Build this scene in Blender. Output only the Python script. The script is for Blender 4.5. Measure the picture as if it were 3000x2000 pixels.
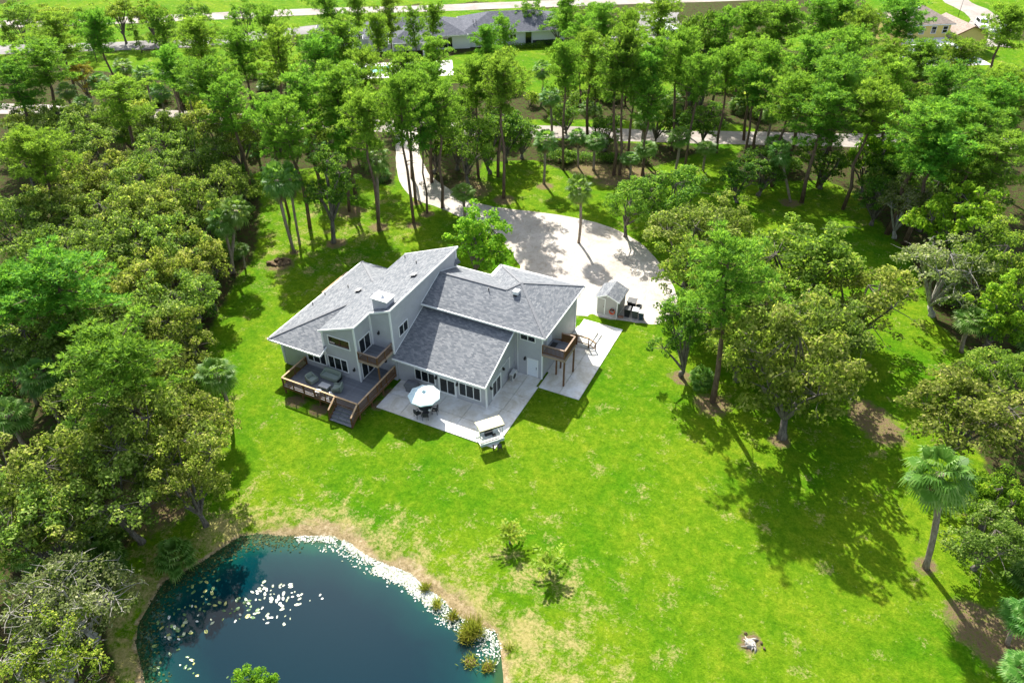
import bpy, math, random
import numpy as np
from mathutils import Vector, Matrix, Quaternion

# ---------------------------------------------------------------- scene, camera, light
sc = bpy.context.scene
COL = sc.collection
for o in list(bpy.data.objects):
    bpy.data.objects.remove(o)

cam_d = bpy.data.cameras.new('camera')
cam = bpy.data.objects.new('camera', cam_d)
COL.objects.link(cam)
cam_d.sensor_width = 36.0
cam_d.lens = 26.88
cam_d.clip_end = 3000.0
PITCH, ROLL, YAW = math.radians(37.52), math.radians(-0.5), math.radians(-26.41)
_f = Vector((0, math.cos(PITCH), -math.sin(PITCH)))
_u = Vector((0, math.sin(PITCH), math.cos(PITCH)))
_r = Vector((1, 0, 0))
_r, _u = _r * math.cos(ROLL) + _u * math.sin(ROLL), _u * math.cos(ROLL) - _r * math.sin(ROLL)
_rot = Matrix.Rotation(-YAW, 3, 'Z')
_f, _u, _r = _rot @ _f, _rot @ _u, _rot @ _r
_m = Matrix((_r, _u, -_f)).transposed().to_4x4()
_m.translation = Vector((22.58, -51.83, 48.0))
cam.matrix_world = _m
sc.camera = cam

SUN_DIR = Vector((0.69, -0.805, -1.0)).normalized()
wd = bpy.data.worlds.new('World')
sc.world = wd
wd.use_nodes = True
wn = wd.node_tree
sky = wn.nodes.new('ShaderNodeTexSky')
sky.sky_type = 'NISHITA'
sky.sun_disc = False
sky.sun_elevation = math.radians(43.3)
sky.sun_rotation = math.radians(-40.4)
sky.dust_density = 2.0
sky.ozone_density = 1.0
wn.nodes['Background'].inputs['Strength'].default_value = 0.12
_hs = wn.nodes.new('ShaderNodeHueSaturation')      # thin white cloud veil: paler, less blue sky
_hs.inputs['Saturation'].default_value = 0.7
wn.links.new(sky.outputs['Color'], _hs.inputs['Color'])
wn.links.new(_hs.outputs['Color'], wn.nodes['Background'].inputs['Color'])

sun_d = bpy.data.lights.new('sun', 'SUN')
sun_d.energy = 5.0
sun_d.angle = math.radians(0.6)
sun_d.color = (1.0, 0.96, 0.88)
sun = bpy.data.objects.new('sun', sun_d)
COL.objects.link(sun)
sun.location = (-40, 50, 90)
sun.rotation_euler = SUN_DIR.to_track_quat('-Z', 'Y').to_euler()

sc.view_settings.view_transform = 'Standard'
sc.view_settings.look = 'None'
sc.view_settings.gamma = 1.0
sc.view_settings.exposure = 1.25
sc.view_settings.use_curve_mapping = False
sc.cycles.max_bounces = 6
sc.cycles.diffuse_bounces = 4
sc.cycles.glossy_bounces = 2
sc.cycles.transmission_bounces = 4

# ---------------------------------------------------------------- helpers: tags, meshes
rng = np.random.default_rng(7)
random.seed(7)


def tag(o, label=None, cat=None, group=None, kind=None):
    if label: o['label'] = label
    if cat: o['category'] = cat
    if group: o['group'] = group
    if kind: o['kind'] = kind
    return o


def empty(name, loc=(0, 0, 0), rz=0.0, label=None, cat=None, group=None):
    e = bpy.data.objects.new(name, None)
    COL.objects.link(e)
    e.location = loc
    e.rotation_euler = (0, 0, rz)
    e.empty_display_size = 0.3
    return tag(e, label, cat, group)


def link(name, me, parent=None, loc=None, mat=None):
    o = bpy.data.objects.new(name, me)
    COL.objects.link(o)
    if parent is not None:
        o.parent = parent
    if loc is not None:
        o.location = loc
    if mat is not None:
        if len(me.materials) == 0:
            me.materials.append(mat)
        elif me.materials[0] != mat:
            o.material_slots[0].link = 'OBJECT'
            o.material_slots[0].material = mat
    return o


class MB:
    """collects faces, builds one mesh"""
    def __init__(s):
        s.v, s.f, s.uv, s.sm = [], [], [], []

    def poly(s, pts, uv=None, smooth=False):
        i = len(s.v)
        s.v += [tuple(p) for p in pts]
        s.f.append(tuple(range(i, i + len(pts))))
        s.uv.append(uv if uv else [(0, 0)] * len(pts))
        s.sm.append(smooth)

    def box(s, x0, y0, z0, x1, y1, z1):
        a = [(x0, y0, z0), (x1, y0, z0), (x1, y1, z0), (x0, y1, z0), (x0, y0, z1), (x1, y0, z1), (x1, y1, z1), (x0, y1, z1)]
        for q in ((0, 3, 2, 1), (4, 5, 6, 7), (0, 1, 5, 4), (1, 2, 6, 5), (2, 3, 7, 6), (3, 0, 4, 7)):
            s.poly([a[k] for k in q])
        return s

    def beam(s, p, q, w, h, up=(0, 0, 1)):
        p, q = Vector(p), Vector(q)
        d = (q - p).normalized()
        a = d.cross(Vector(up))
        if a.length < 1e-4:
            a = d.cross(Vector((1, 0, 0)))
        a.normalize()
        b = a.cross(d).normalized()
        a *= w / 2; b *= h / 2
        c = [p - a - b, p + a - b, p + a + b, p - a + b, q - a - b, q + a - b, q + a + b, q - a + b]
        for t in ((0, 3, 2, 1), (4, 5, 6, 7), (0, 1, 5, 4), (1, 2, 6, 5), (2, 3, 7, 6), (3, 0, 4, 7)):
            s.poly([c[k] for k in t][::-1])
        return s

    def tube(s, pts, rad, n=7, cap=True):
        pts = [Vector(p) for p in pts]
        if not hasattr(rad, '__len__'):
            rad = [rad] * len(pts)
        rings = []
        ref = Vector((0.37, 0.61, 0.2)).normalized()
        for k, p in enumerate(pts):
            d = (pts[min(k + 1, len(pts) - 1)] - pts[max(k - 1, 0)]).normalized()
            a = d.cross(ref)
            if a.length < 0.05:
                a = d.cross(Vector((1, 0, 0)))
            a.normalize()
            b = d.cross(a)
            i = len(s.v)
            s.v += [tuple(p + (a * math.cos(2 * math.pi * j / n) + b * math.sin(2 * math.pi * j / n)) * rad[k]) for j in range(n)]
            rings.append(i)
        for k in range(len(rings) - 1):
            for j in range(n):
                j2 = (j + 1) % n
                s.f.append((rings[k] + j, rings[k] + j2, rings[k + 1] + j2, rings[k + 1] + j))
                s.uv.append([(0, 0)] * 4); s.sm.append(True)
        if cap:
            s.f.append(tuple(rings[-1] + j for j in range(n))); s.uv.append([(0, 0)] * n); s.sm.append(False)
            s.f.append(tuple(rings[0] + j for j in reversed(range(n)))); s.uv.append([(0, 0)] * n); s.sm.append(False)
        return s

    def lathe(s, prof, c=(0, 0, 0), n=16):
        i = len(s.v)
        for r, z in prof:
            s.v += [(c[0] + r * math.cos(2 * math.pi * j / n), c[1] + r * math.sin(2 * math.pi * j / n), c[2] + z) for j in range(n)]
        for k in range(len(prof) - 1):
            for j in range(n):
                j2 = (j + 1) % n
                s.f.append((i + k * n + j, i + k * n + j2, i + (k + 1) * n + j2, i + (k + 1) * n + j))
                s.uv.append([(0, 0)] * 4); s.sm.append(True)
        m = len(prof) - 1
        s.f.append(tuple(i + m * n + j for j in range(n))); s.uv.append([(0, 0)] * n); s.sm.append(False)
        s.f.append(tuple(i + j for j in reversed(range(n)))); s.uv.append([(0, 0)] * n); s.sm.append(False)
        return s

    def slab(s, pts, t, udir=None):
        """roof slab: top polygon pts (ccw from above), thickness t straight down; uv: u along udir, v up the slope"""
        pts = [Vector(p) for p in pts]
        n = (pts[1] - pts[0]).cross(pts[2] - pts[0]).normalized()
        if n.z < 0:
            pts.reverse(); n = -n
        if udir is None:
            h = Vector((n.x, n.y, 0))
            udir = Vector((-n.y, n.x, 0)).normalized() if h.length > 1e-4 else Vector((1, 0, 0))
        vd = n.cross(Vector(udir))
        uv = [(p.dot(Vector(udir)), p.dot(vd)) for p in pts]
        s.poly(pts, uv)
        low = [p - Vector((0, 0, t)) for p in pts]
        s.poly(low[::-1])
        for k in range(len(pts)):
            k2 = (k + 1) % len(pts)
            s.poly([pts[k], low[k], low[k2], pts[k2]])
        return s

    def mesh(s, name, mat=None):
        me = bpy.data.meshes.new(name)
        me.from_pydata(s.v, [], s.f)
        ul = me.uv_layers.new(name='UVMap')
        flat = [c for uv in s.uv for q in uv for c in q]
        ul.data.foreach_set('uv', flat)
        me.polygons.foreach_set('use_smooth', s.sm)
        if mat is not None:
            me.materials.append(mat)
        me.update()
        return me

    def build(s, name, mat, parent=None, loc=None, bevel=0.0):
        o = link(name, s.mesh(name, mat), parent, loc)
        if bevel:
            b = o.modifiers.new('bevel', 'BEVEL'); b.width = bevel; b.segments = 2; b.limit_method = 'ANGLE'
        return o


def quads_mesh(name, Q, tint, mat):
    """Q: (N,4,3) array; tint: (N,) per face"""
    n = len(Q)
    me = bpy.data.meshes.new(name)
    me.vertices.add(4 * n); me.loops.add(4 * n); me.polygons.add(n)
    me.vertices.foreach_set('co', np.ascontiguousarray(Q, dtype=np.float32).ravel())
    me.loops.foreach_set('vertex_index', np.arange(4 * n, dtype=np.int32))
    me.polygons.foreach_set('loop_start', np.arange(0, 4 * n, 4, dtype=np.int32))
    me.update(calc_edges=True)
    a = me.attributes.new('tint', 'FLOAT', 'FACE')
    a.data.foreach_set('value', np.asarray(tint, dtype=np.float32))
    me.materials.append(mat)
    me.validate()
    return me


# ---------------------------------------------------------------- materials
def mat_base(name):
    m = bpy.data.materials.new(name)
    m.use_nodes = True
    nt = m.node_tree
    return m, nt, nt.nodes['Principled BSDF']


def N(nt, typ, **kw):
    n = nt.nodes.new(typ)
    for k, v in kw.items():
        if k == 'ins':
            for a, b in v.items():
                n.inputs[a].default_value = b
        else:
            setattr(n, k, v)
    return n


def ramp(nt, fac, stops):
    r = nt.nodes.new('ShaderNodeValToRGB')
    e = r.color_ramp.elements
    while len(e) > 1:
        e.remove(e[-1])
    e[0].position = stops[0][0]; e[0].color = (*stops[0][1], 1)
    for p, c in stops[1:]:
        x = e.new(p); x.color = (*c, 1)
    nt.links.new(fac, r.inputs['Fac'])
    return r.outputs['Color']


def noise(nt, scale, detail=4, rough=0.6, coord=None, dist=0.0):
    n = N(nt, 'ShaderNodeTexNoise', ins={'Scale': scale, 'Detail': detail, 'Roughness': rough, 'Distortion': dist})
    if coord is not None:
        nt.links.new(coord, n.inputs['Vector'])
    return n.outputs['Fac']


def mixc(nt, fac, a, b, mode='MIX'):
    m = N(nt, 'ShaderNodeMix', data_type='RGBA', blend_type=mode)
    for sock, val in (('Factor', fac), ('A', a), ('B', b)):
        s = [i for i in m.inputs if i.name == sock and (i.type == ('VALUE' if sock == 'Factor' else 'RGBA'))][0]
        if hasattr(val, 'is_linked'):
            nt.links.new(val, s)
        elif sock == 'Factor':
            s.default_value = val
        else:
            s.default_value = (*val, 1)
    return [o for o in m.outputs if o.type == 'RGBA'][0]


def math_n(nt, op, a, b=None, c=None, clamp=False):
    m = N(nt, 'ShaderNodeMath', operation=op, use_clamp=clamp)
    for i, v in enumerate((a, b, c)):
        if v is None:
            continue
        if hasattr(v, 'is_linked'):
            nt.links.new(v, m.inputs[i])
        else:
            m.inputs[i].default_value = v
    return m.outputs[0]


def bump(nt, bs, h, strength=0.3, dist=0.05):
    b = N(nt, 'ShaderNodeBump', ins={'Strength': strength, 'Distance': dist})
    nt.links.new(h, b.inputs['Height'])
    nt.links.new(b.outputs['Normal'], bs.inputs['Normal'])


def texco(nt, which='Object'):
    return nt.nodes.new('ShaderNodeTexCoord').outputs[which]


def simple(name, col, rough=0.6, var=0.15, scale=6.0, metal=0.0, bumpy=0.0, spec=0.5):
    m, nt, bs = mat_base(name)
    co = texco(nt)
    nz = noise(nt, scale, 5, 0.65, co)
    lo = tuple(c * (1 - var) for c in col); hi = tuple(min(1, c * (1 + var)) for c in col)
    nt.links.new(ramp(nt, nz, [(0.3, lo), (0.7, hi)]), bs.inputs['Base Color'])
    bs.inputs['Roughness'].default_value = rough
    bs.inputs['Metallic'].default_value = metal
    bs.inputs['Specular IOR Level'].default_value = spec
    if bumpy:
        bump(nt, bs, noise(nt, scale * 4, 4, 0.6, co), bumpy, 0.02)
    return m


def foliage(name, c0, c1, c2, trans=0.35, rough=0.75, ov=0.18, hv=0.02):
    m, nt, bs = mat_base(name)
    at = N(nt, 'ShaderNodeAttribute', attribute_name='tint')
    col = ramp(nt, at.outputs['Fac'], [(0.0, c0), (0.55, c1), (1.0, c2)])
    oi = nt.nodes.new('ShaderNodeObjectInfo')
    hs = N(nt, 'ShaderNodeHueSaturation')
    nt.links.new(col, hs.inputs['Color'])
    nt.links.new(math_n(nt, 'MULTIPLY_ADD', oi.outputs['Random'], 2 * ov, 1 - ov), hs.inputs['Value'])
    nt.links.new(math_n(nt, 'MULTIPLY_ADD', math_n(nt, 'FRACT', math_n(nt, 'MULTIPLY', oi.outputs['Random'], 7.31)), 2 * hv, 0.5 - hv), hs.inputs['Hue'])
    nt.links.new(hs.outputs['Color'], bs.inputs['Base Color'])
    bs.inputs['Roughness'].default_value = rough
    bs.inputs['Specular IOR Level'].default_value = 0.2
    tr = nt.nodes.new('ShaderNodeBsdfTranslucent')
    nt.links.new(mixc(nt, 0.5, mixc(nt, 1.0, hs.outputs['Color'], (1.9, 1.7, 1.2), 'MULTIPLY'), (0.27, 0.46, 0.045), 'MIX'), tr.inputs['Color'])
    mx = nt.nodes.new('ShaderNodeMixShader')
    mx.inputs['Fac'].default_value = trans
    nt.links.new(bs.outputs[0], mx.inputs[1]); nt.links.new(tr.outputs[0], mx.inputs[2])
    nt.links.new(mx.outputs[0], nt.nodes['Material Output'].inputs['Surface'])
    return m


M = {}
M['pine'] = foliage('pine_needles', (0.040, 0.110, 0.012), (0.130, 0.29, 0.022), (0.30, 0.47, 0.07), 0.45, hv=0.025)
M['oak'] = foliage('oak_leaves', (0.050, 0.078, 0.010), (0.185, 0.265, 0.034), (0.50, 0.53, 0.16), 0.50, ov=.18, hv=0.03)
M['oakg'] = foliage('oak_leaves_green', (0.045, 0.10, 0.008), (0.165, 0.295, 0.022), (0.44, 0.52, 0.09), 0.5, ov=.18, hv=0.03)
M['darkoak'] = foliage('dark_leaves', (0.028, 0.080, 0.008), (0.095, 0.21, 0.016), (0.26, 0.40, 0.06), 0.46)
M['lime'] = foliage('lime_leaves', (0.06, 0.14, 0.006), (0.19, 0.37, 0.012), (0.42, 0.54, 0.04), 0.52)
M['greyoak'] = foliage('grey_leaves', (0.075, 0.095, 0.03), (0.20, 0.235, 0.075), (0.50, 0.49, 0.27), 0.42)
M['orange'] = foliage('orange_leaves', (0.12, 0.08, 0.012), (0.25, 0.17, 0.02), (0.42, 0.28, 0.03), 0.4)
M['palm'] = foliage('palm_fronds', (0.030, 0.090, 0.014), (0.090, 0.21, 0.028), (0.26, 0.38, 0.10), 0.42, 0.5)
M['fpalm'] = foliage('feather_fronds', (0.09, 0.19, 0.012), (0.22, 0.36, 0.022), (0.44, 0.50, 0.07), 0.45, 0.5)
M['deadfrond'] = foliage('dead_fronds', (0.09, 0.055, 0.03), (0.17, 0.11, 0.06), (0.26, 0.18, 0.10), 0.15)
M['reed'] = foliage('reed_blades', (0.10, 0.12, 0.012), (0.27, 0.27, 0.025), (0.48, 0.42, 0.10), 0.4)


def bark(name, c0, c1, scale=3.0):
    m, nt, bs = mat_base(name)
    co = texco(nt)
    mp = N(nt, 'ShaderNodeMapping'); mp.inputs['Scale'].default_value = (1, 1, 0.3)
    nt.links.new(co, mp.inputs['Vector'])
    nz = noise(nt, scale, 6, 0.7, mp.outputs[0])
    nt.links.new(ramp(nt, nz, [(0.32, c0), (0.68, c1)]), bs.inputs['Base Color'])
    bs.inputs['Roughness'].default_value = 0.9
    bs.inputs['Specular IOR Level'].default_value = 0.1
    bump(nt, bs, nz, 0.6, 0.05)
    return m


M['pinebark'] = bark('pine_bark', (0.075, 0.05, 0.036), (0.21, 0.145, 0.105), 6)
M['oakbark'] = bark('oak_bark', (0.05, 0.042, 0.032), (0.22, 0.20, 0.165), 5)
M['greybark'] = bark('lichen_bark', (0.14, 0.13, 0.11), (0.45, 0.43, 0.38), 5)
M['palmbark'] = bark('palm_bark', (0.14, 0.105, 0.075), (0.36, 0.30, 0.235), 7)


# ground ------------------------------------------------------------
def ground_mat():
    m, nt, bs = mat_base('ground_cover')
    co = texco(nt)
    big = noise(nt, 0.09, 4, 0.55, co, 0.4)
    mid = noise(nt, 0.55, 5, 0.65, co, 0.3)
    fin = noise(nt, 4.5, 5, 0.75, co)
    g1 = ramp(nt, mid, [(0.30, (0.042, 0.145, 0.003)), (0.5, (0.090, 0.198, 0.004)), (0.72, (0.185, 0.252, 0.012))])
    g2 = ramp(nt, big, [(0.36, (0.042, 0.150, 0.003)), (0.62, (0.160, 0.235, 0.010))])
    gr = mixc(nt, 0.5, g1, g2)
    gr = mixc(nt, 0.75, gr, ramp(nt, fin, [(0.3, (0.55, 0.6, 0.5)), (0.52, (1, 1, 1)), (0.75, (1.45, 1.3, 1.5))]), 'MULTIPLY')
    gr = mixc(nt, 0.8, gr, ramp(nt, noise(nt, 1.7, 6, 0.85, co, 0.2), [(0.34, (0.45, 0.60, 0.45)), (0.5, (1, 1, 1)), (0.66, (1.75, 1.35, 2.2))]), 'MULTIPLY')
    sx_ = nt.nodes.new('ShaderNodeSeparateXYZ'); nt.links.new(co, sx_.inputs[0])
    band = math_n(nt, 'SINE', math_n(nt, 'ADD', math_n(nt, 'ADD', math_n(nt, 'MULTIPLY', sx_.outputs[0], 1.9), math_n(nt, 'MULTIPLY', sx_.outputs[1], 4.1)), math_n(nt, 'MULTIPLY', big, 9.0)))
    gr = mixc(nt, math_n(nt, 'MULTIPLY_ADD', band, 0.10, 0.10), gr, (0.05, 0.15, 0.004))
    # dry straw flecks
    dn = math_n(nt, 'MULTIPLY', noise(nt, 0.42, 7, 0.8, co, 0.15), math_n(nt, 'MULTIPLY_ADD', fin, 0.7, 0.65))
    a_dry = N(nt, 'ShaderNodeAttribute', attribute_name='dry').outputs['Fac']
    dryf = math_n(nt, 'MULTIPLY', math_n(nt, 'SUBTRACT', math_n(nt, 'MULTIPLY_ADD', a_dry, 0.26, dn), 0.572), 7.0, clamp=True)
    straw = ramp(nt, fin, [(0.3, (0.26, 0.21, 0.07)), (0.7, (0.46, 0.37, 0.17))])
    gr = mixc(nt, math_n(nt, 'MULTIPLY', dryf, 0.8), gr, straw)
    # wood floor
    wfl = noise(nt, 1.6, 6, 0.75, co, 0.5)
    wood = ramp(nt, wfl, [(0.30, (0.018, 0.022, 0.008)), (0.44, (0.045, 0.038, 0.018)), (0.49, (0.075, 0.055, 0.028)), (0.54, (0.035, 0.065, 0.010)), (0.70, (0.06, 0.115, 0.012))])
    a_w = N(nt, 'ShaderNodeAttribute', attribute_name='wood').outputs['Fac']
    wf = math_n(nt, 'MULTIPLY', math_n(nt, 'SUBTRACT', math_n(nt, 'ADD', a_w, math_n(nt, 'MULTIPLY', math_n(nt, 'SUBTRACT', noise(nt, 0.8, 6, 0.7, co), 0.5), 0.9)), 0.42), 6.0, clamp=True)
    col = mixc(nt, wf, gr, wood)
    # mulch / pine straw
    mul = ramp(nt, noise(nt, 3.0, 6, 0.8, co), [(0.3, (0.10, 0.07, 0.035)), (0.5, (0.19, 0.135, 0.08)), (0.58, (0.12, 0.15, 0.02)), (0.75, (0.34, 0.26, 0.17))])
    a_m = N(nt, 'ShaderNodeAttribute', attribute_name='mulch').outputs['Fac']
    mf = math_n(nt, 'MULTIPLY', math_n(nt, 'SUBTRACT', math_n(nt, 'ADD', a_m, math_n(nt, 'MULTIPLY', math_n(nt, 'SUBTRACT', noise(nt, 1.1, 6, 0.75, co), 0.5), 1.0)), 0.45), 4.0, clamp=True)
    col = mixc(nt, mf, col, mul)
    # sandy bank
    snd = ramp(nt, noise(nt, 2.4, 6, 0.8, co), [(0.3, (0.10, 0.085, 0.03)), (0.5, (0.33, 0.25, 0.13)), (0.72, (0.55, 0.45, 0.29))])
    a_s = N(nt, 'ShaderNodeAttribute', attribute_name='sand').outputs['Fac']
    sf = math_n(nt, 'MULTIPLY', math_n(nt, 'SUBTRACT', math_n(nt, 'ADD', a_s, math_n(nt, 'MULTIPLY', math_n(nt, 'SUBTRACT', noise(nt, 0.7, 6, 0.75, co, 0.6), 0.5), 1.3)), 0.5), 3.5, clamp=True)
    col = mixc(nt, sf, col, snd)
    nt.links.new(col, bs.inputs['Base Color'])
    bs.inputs['Roughness'].default_value = 0.95
    bs.inputs['Specular IOR Level'].default_value = 0.03
    hgt = math_n(nt, 'ADD', noise(nt, 9.0, 5, 0.8, co), math_n(nt, 'MULTIPLY', mid, 1.2))
    bump(nt, bs, hgt, 0.8, 0.16)
    return m


M['ground'] = ground_mat()


def gravel_mat(name, a, b, c, sc1=0.25):
    m, nt, bs = mat_base(name)
    co = texco(nt)
    n1 = noise(nt, sc1, 6, 0.65, co, 0.6)
    n2 = noise(nt, 5.0, 5, 0.8, co)
    col = ramp(nt, n1, [(0.35, a), (0.52, b), (0.7, c)])
    col = mixc(nt, 0.5, col, ramp(nt, n2, [(0.3, (0.7, 0.68, 0.66)), (0.6, (1, 1, 1))]), 'MULTIPLY')
    col = mixc(nt, 0.7, col, ramp(nt, noise(nt, 1.1, 7, 0.78, co, 1.2), [(0.36, (0.72, 0.68, 0.62)), (0.52, (1, 1, 1))]), 'MULTIPLY')
    nt.links.new(col, bs.inputs['Base Color'])
    bs.inputs['Roughness'].default_value = 0.92
    bs.inputs['Specular IOR Level'].default_value = 0.2
    bump(nt, bs, n2, 0.5, 0.05)
    return m


M['shell'] = gravel_mat('shell_gravel', (0.38, 0.34, 0.295), (0.48, 0.435, 0.385), (0.56, 0.515, 0.465))
M['road'] = gravel_mat('road_gravel', (0.25, 0.22, 0.195), (0.33, 0.295, 0.265), (0.40, 0.36, 0.33), 0.15)
M['greyroad'] = gravel_mat('grey_road', (0.17, 0.16, 0.158), (0.22, 0.21, 0.205), (0.28, 0.27, 0.265), 0.2)


def concrete_mat():
    m, nt, bs = mat_base('patio_concrete')
    co = texco(nt)
    n1 = noise(nt, 0.45, 6, 0.65, co, 0.8)
    n2 = noise(nt, 2.2, 6, 0.7, co)
    col = ramp(nt, n1, [(0.33, (0.56, 0.51, 0.40)), (0.48, (0.71, 0.68, 0.61)), (0.62, (0.80, 0.79, 0.76))])
    col = mixc(nt, 0.5, col, ramp(nt, n2, [(0.3, (0.74, 0.72, 0.66)), (0.6, (1, 1, 1))]), 'MULTIPLY')
    nt.links.new(col, bs.inputs['Base Color'])
    bs.inputs['Roughness'].default_value = 0.75
    bump(nt, bs, noise(nt, 20, 3, 0.6, co), 0.15, 0.01)
    return m


M['concrete'] = concrete_mat()


def shingle_mat(name, a, b, c):
    m, nt, bs = mat_base(name)
    uv = texco(nt, 'UV')
    br = N(nt, 'ShaderNodeTexBrick', offset=0.37, squash=1.0)
    br.inputs['Scale'].default_value = 1.0
    br.inputs['Brick Width'].default_value = 0.31
    br.inputs['Row Height'].default_value = 0.145
    br.inputs['Mortar Size'].default_value = 0.012
    br.inputs['Mortar Smooth'].default_value = 0.3
    br.inputs['Bias'].default_value = 0.0
    br.inputs['Color1'].default_value = (0, 0, 0, 1); br.inputs['Color2'].default_value = (1, 1, 1, 1)
    br.inputs['Mortar'].default_value = (0.12, 0.12, 0.12, 1)
    nt.links.new(uv, br.inputs['Vector'])
    col = ramp(nt, br.outputs['Color'], [(0.0, a), (0.5, b), (1.0, c)])
    col = mixc(nt, 0.35, col, ramp(nt, noise(nt, 0.6, 5, 0.7, uv), [(0.3, (0.75, 0.75, 0.78)), (0.7, (1.15, 1.15, 1.15))]), 'MULTIPLY')
    nt.links.new(col, bs.inputs['Base Color'])
    bs.inputs['Roughness'].default_value = 0.95
    bs.inputs['Specular IOR Level'].default_value = 0.05
    sx = nt.nodes.new('ShaderNodeSeparateXYZ'); nt.links.new(uv, sx.inputs[0])
    saw = math_n(nt, 'FRACT', math_n(nt, 'DIVIDE', sx.outputs[1], 0.145))
    hh = math_n(nt, 'ADD', math_n(nt, 'MULTIPLY', saw, -1.0), math_n(nt, 'MULTIPLY', br.outputs['Color'], 0.8))
    bump(nt, bs, hh, 0.12, 0.02)
    return m


M['shingle'] = shingle_mat('roof_shingles', (0.125, 0.135, 0.148), (0.178, 0.188, 0.200), (0.250, 0.256, 0.262))
M['shingle_dark'] = shingle_mat('neighbour_shingles', (0.085, 0.09, 0.105), (0.115, 0.12, 0.14), (0.15, 0.155, 0.175))
M['tile'] = shingle_mat('brown_tiles', (0.25, 0.20, 0.165), (0.32, 0.26, 0.215), (0.38, 0.315, 0.265))


def siding_mat(name, col, row=0.17):
    m, nt, bs = mat_base(name)
    co = texco(nt)
    sx = nt.nodes.new('ShaderNodeSeparateXYZ'); nt.links.new(co, sx.inputs[0])
    saw = math_n(nt, 'FRACT', math_n(nt, 'DIVIDE', sx.outputs[2], row))
    nz = noise(nt, 1.2, 4, 0.6, co)
    c = ramp(nt, nz, [(0.3, tuple(x * 0.93 for x in col)), (0.7, tuple(x * 1.06 for x in col))])
    nt.links.new(c, bs.inputs['Base Color'])
    bs.inputs['Roughness'].default_value = 0.6
    bump(nt, bs, math_n(nt, 'MULTIPLY', saw, -1.0), 0.7, 0.03)
    return m


M['hipcap'] = simple('hip_cap_shingles', (0.19, 0.195, 0.205), 0.95, 0.2, 9, spec=0.05)
M['siding'] = siding_mat('grey_siding', (0.40, 0.405, 0.425))
M['shedwall'] = siding_mat('shed_siding', (0.36, 0.35, 0.335), 0.4)
M['white'] = simple('white_paint', (0.74, 0.75, 0.74), 0.5, 0.05)
M['capwhite'] = simple('white_metal_cap', (0.80, 0.80, 0.80), 0.45, 0.03)
M['doorpaint'] = simple('white_door_paint', (0.66, 0.70, 0.74), 0.4, 0.03)
M['soffit'] = simple('soffit_paint', (0.62, 0.62, 0.60), 0.6, 0.05)
M['glass'] = simple('window_glass', (0.010, 0.014, 0.016), 0.04, 0.3, 0.7, spec=0.8)
M['blackmetal'] = simple('black_metal', (0.012, 0.012, 0.013), 0.45, 0.2)
M['brown'] = bark('stained_wood', (0.10, 0.052, 0.025), (0.20, 0.11, 0.055), 4)
M['cap'] = bark('weathered_rail_wood', (0.38, 0.25, 0.14), (0.60, 0.43, 0.27), 4)
M['capgrey'] = bark('faded_rail_wood', (0.26, 0.19, 0.145), (0.38, 0.29, 0.22), 4)


def deck_mat():
    m, nt, bs = mat_base('composite_deck')
    co = texco(nt)
    oi = nt.nodes.new('ShaderNodeObjectInfo')
    nz = noise(nt, 3.0, 5, 0.7, co)
    c = ramp(nt, nz, [(0.3, (0.135, 0.145, 0.165)), (0.7, (0.19, 0.20, 0.22))])
    hs = N(nt, 'ShaderNodeHueSaturation'); nt.links.new(c, hs.inputs['Color'])
    nt.links.new(math_n(nt, 'MULTIPLY_ADD', oi.outputs['Random'], 0.3, 0.85), hs.inputs['Value'])
    nt.links.new(hs.outputs['Color'], bs.inputs['Base Color'])
    bs.inputs['Roughness'].default_value = 0.7
    return m


M['deck'] = deck_mat()


def water_mat():
    m, nt, bs = mat_base('pond_water')
    at = N(nt, 'ShaderNodeAttribute', attribute_name='depth').outputs['Fac']
    co = texco(nt)
    d = math_n(nt, 'ADD', at, math_n(nt, 'MULTIPLY', math_n(nt, 'SUBTRACT', noise(nt, 0.35, 5, 0.65, co, 0.6), 0.5), 0.35))
    c = ramp(nt, d, [(0.02, (0.020, 0.060, 0.020)), (0.16, (0.004, 0.062, 0.040)), (0.45, (0.0010, 0.030, 0.034)), (0.9, (0.0005, 0.016, 0.026))])
    nt.links.new(c, bs.inputs['Base Color'])
    bs.inputs['Roughness'].default_value = 0.04
    bs.inputs['IOR'].default_value = 1.33
    bs.inputs['Specular IOR Level'].default_value = 0.33
    bump(nt, bs, noise(nt, 5.0, 3, 0.5, co), 0.06, 0.02)
    return m


M['water'] = water_mat()
M['pool'] = simple('pool_water', (0.10, 0.42, 0.48), 0.05, 0.15, 1.0)

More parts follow.
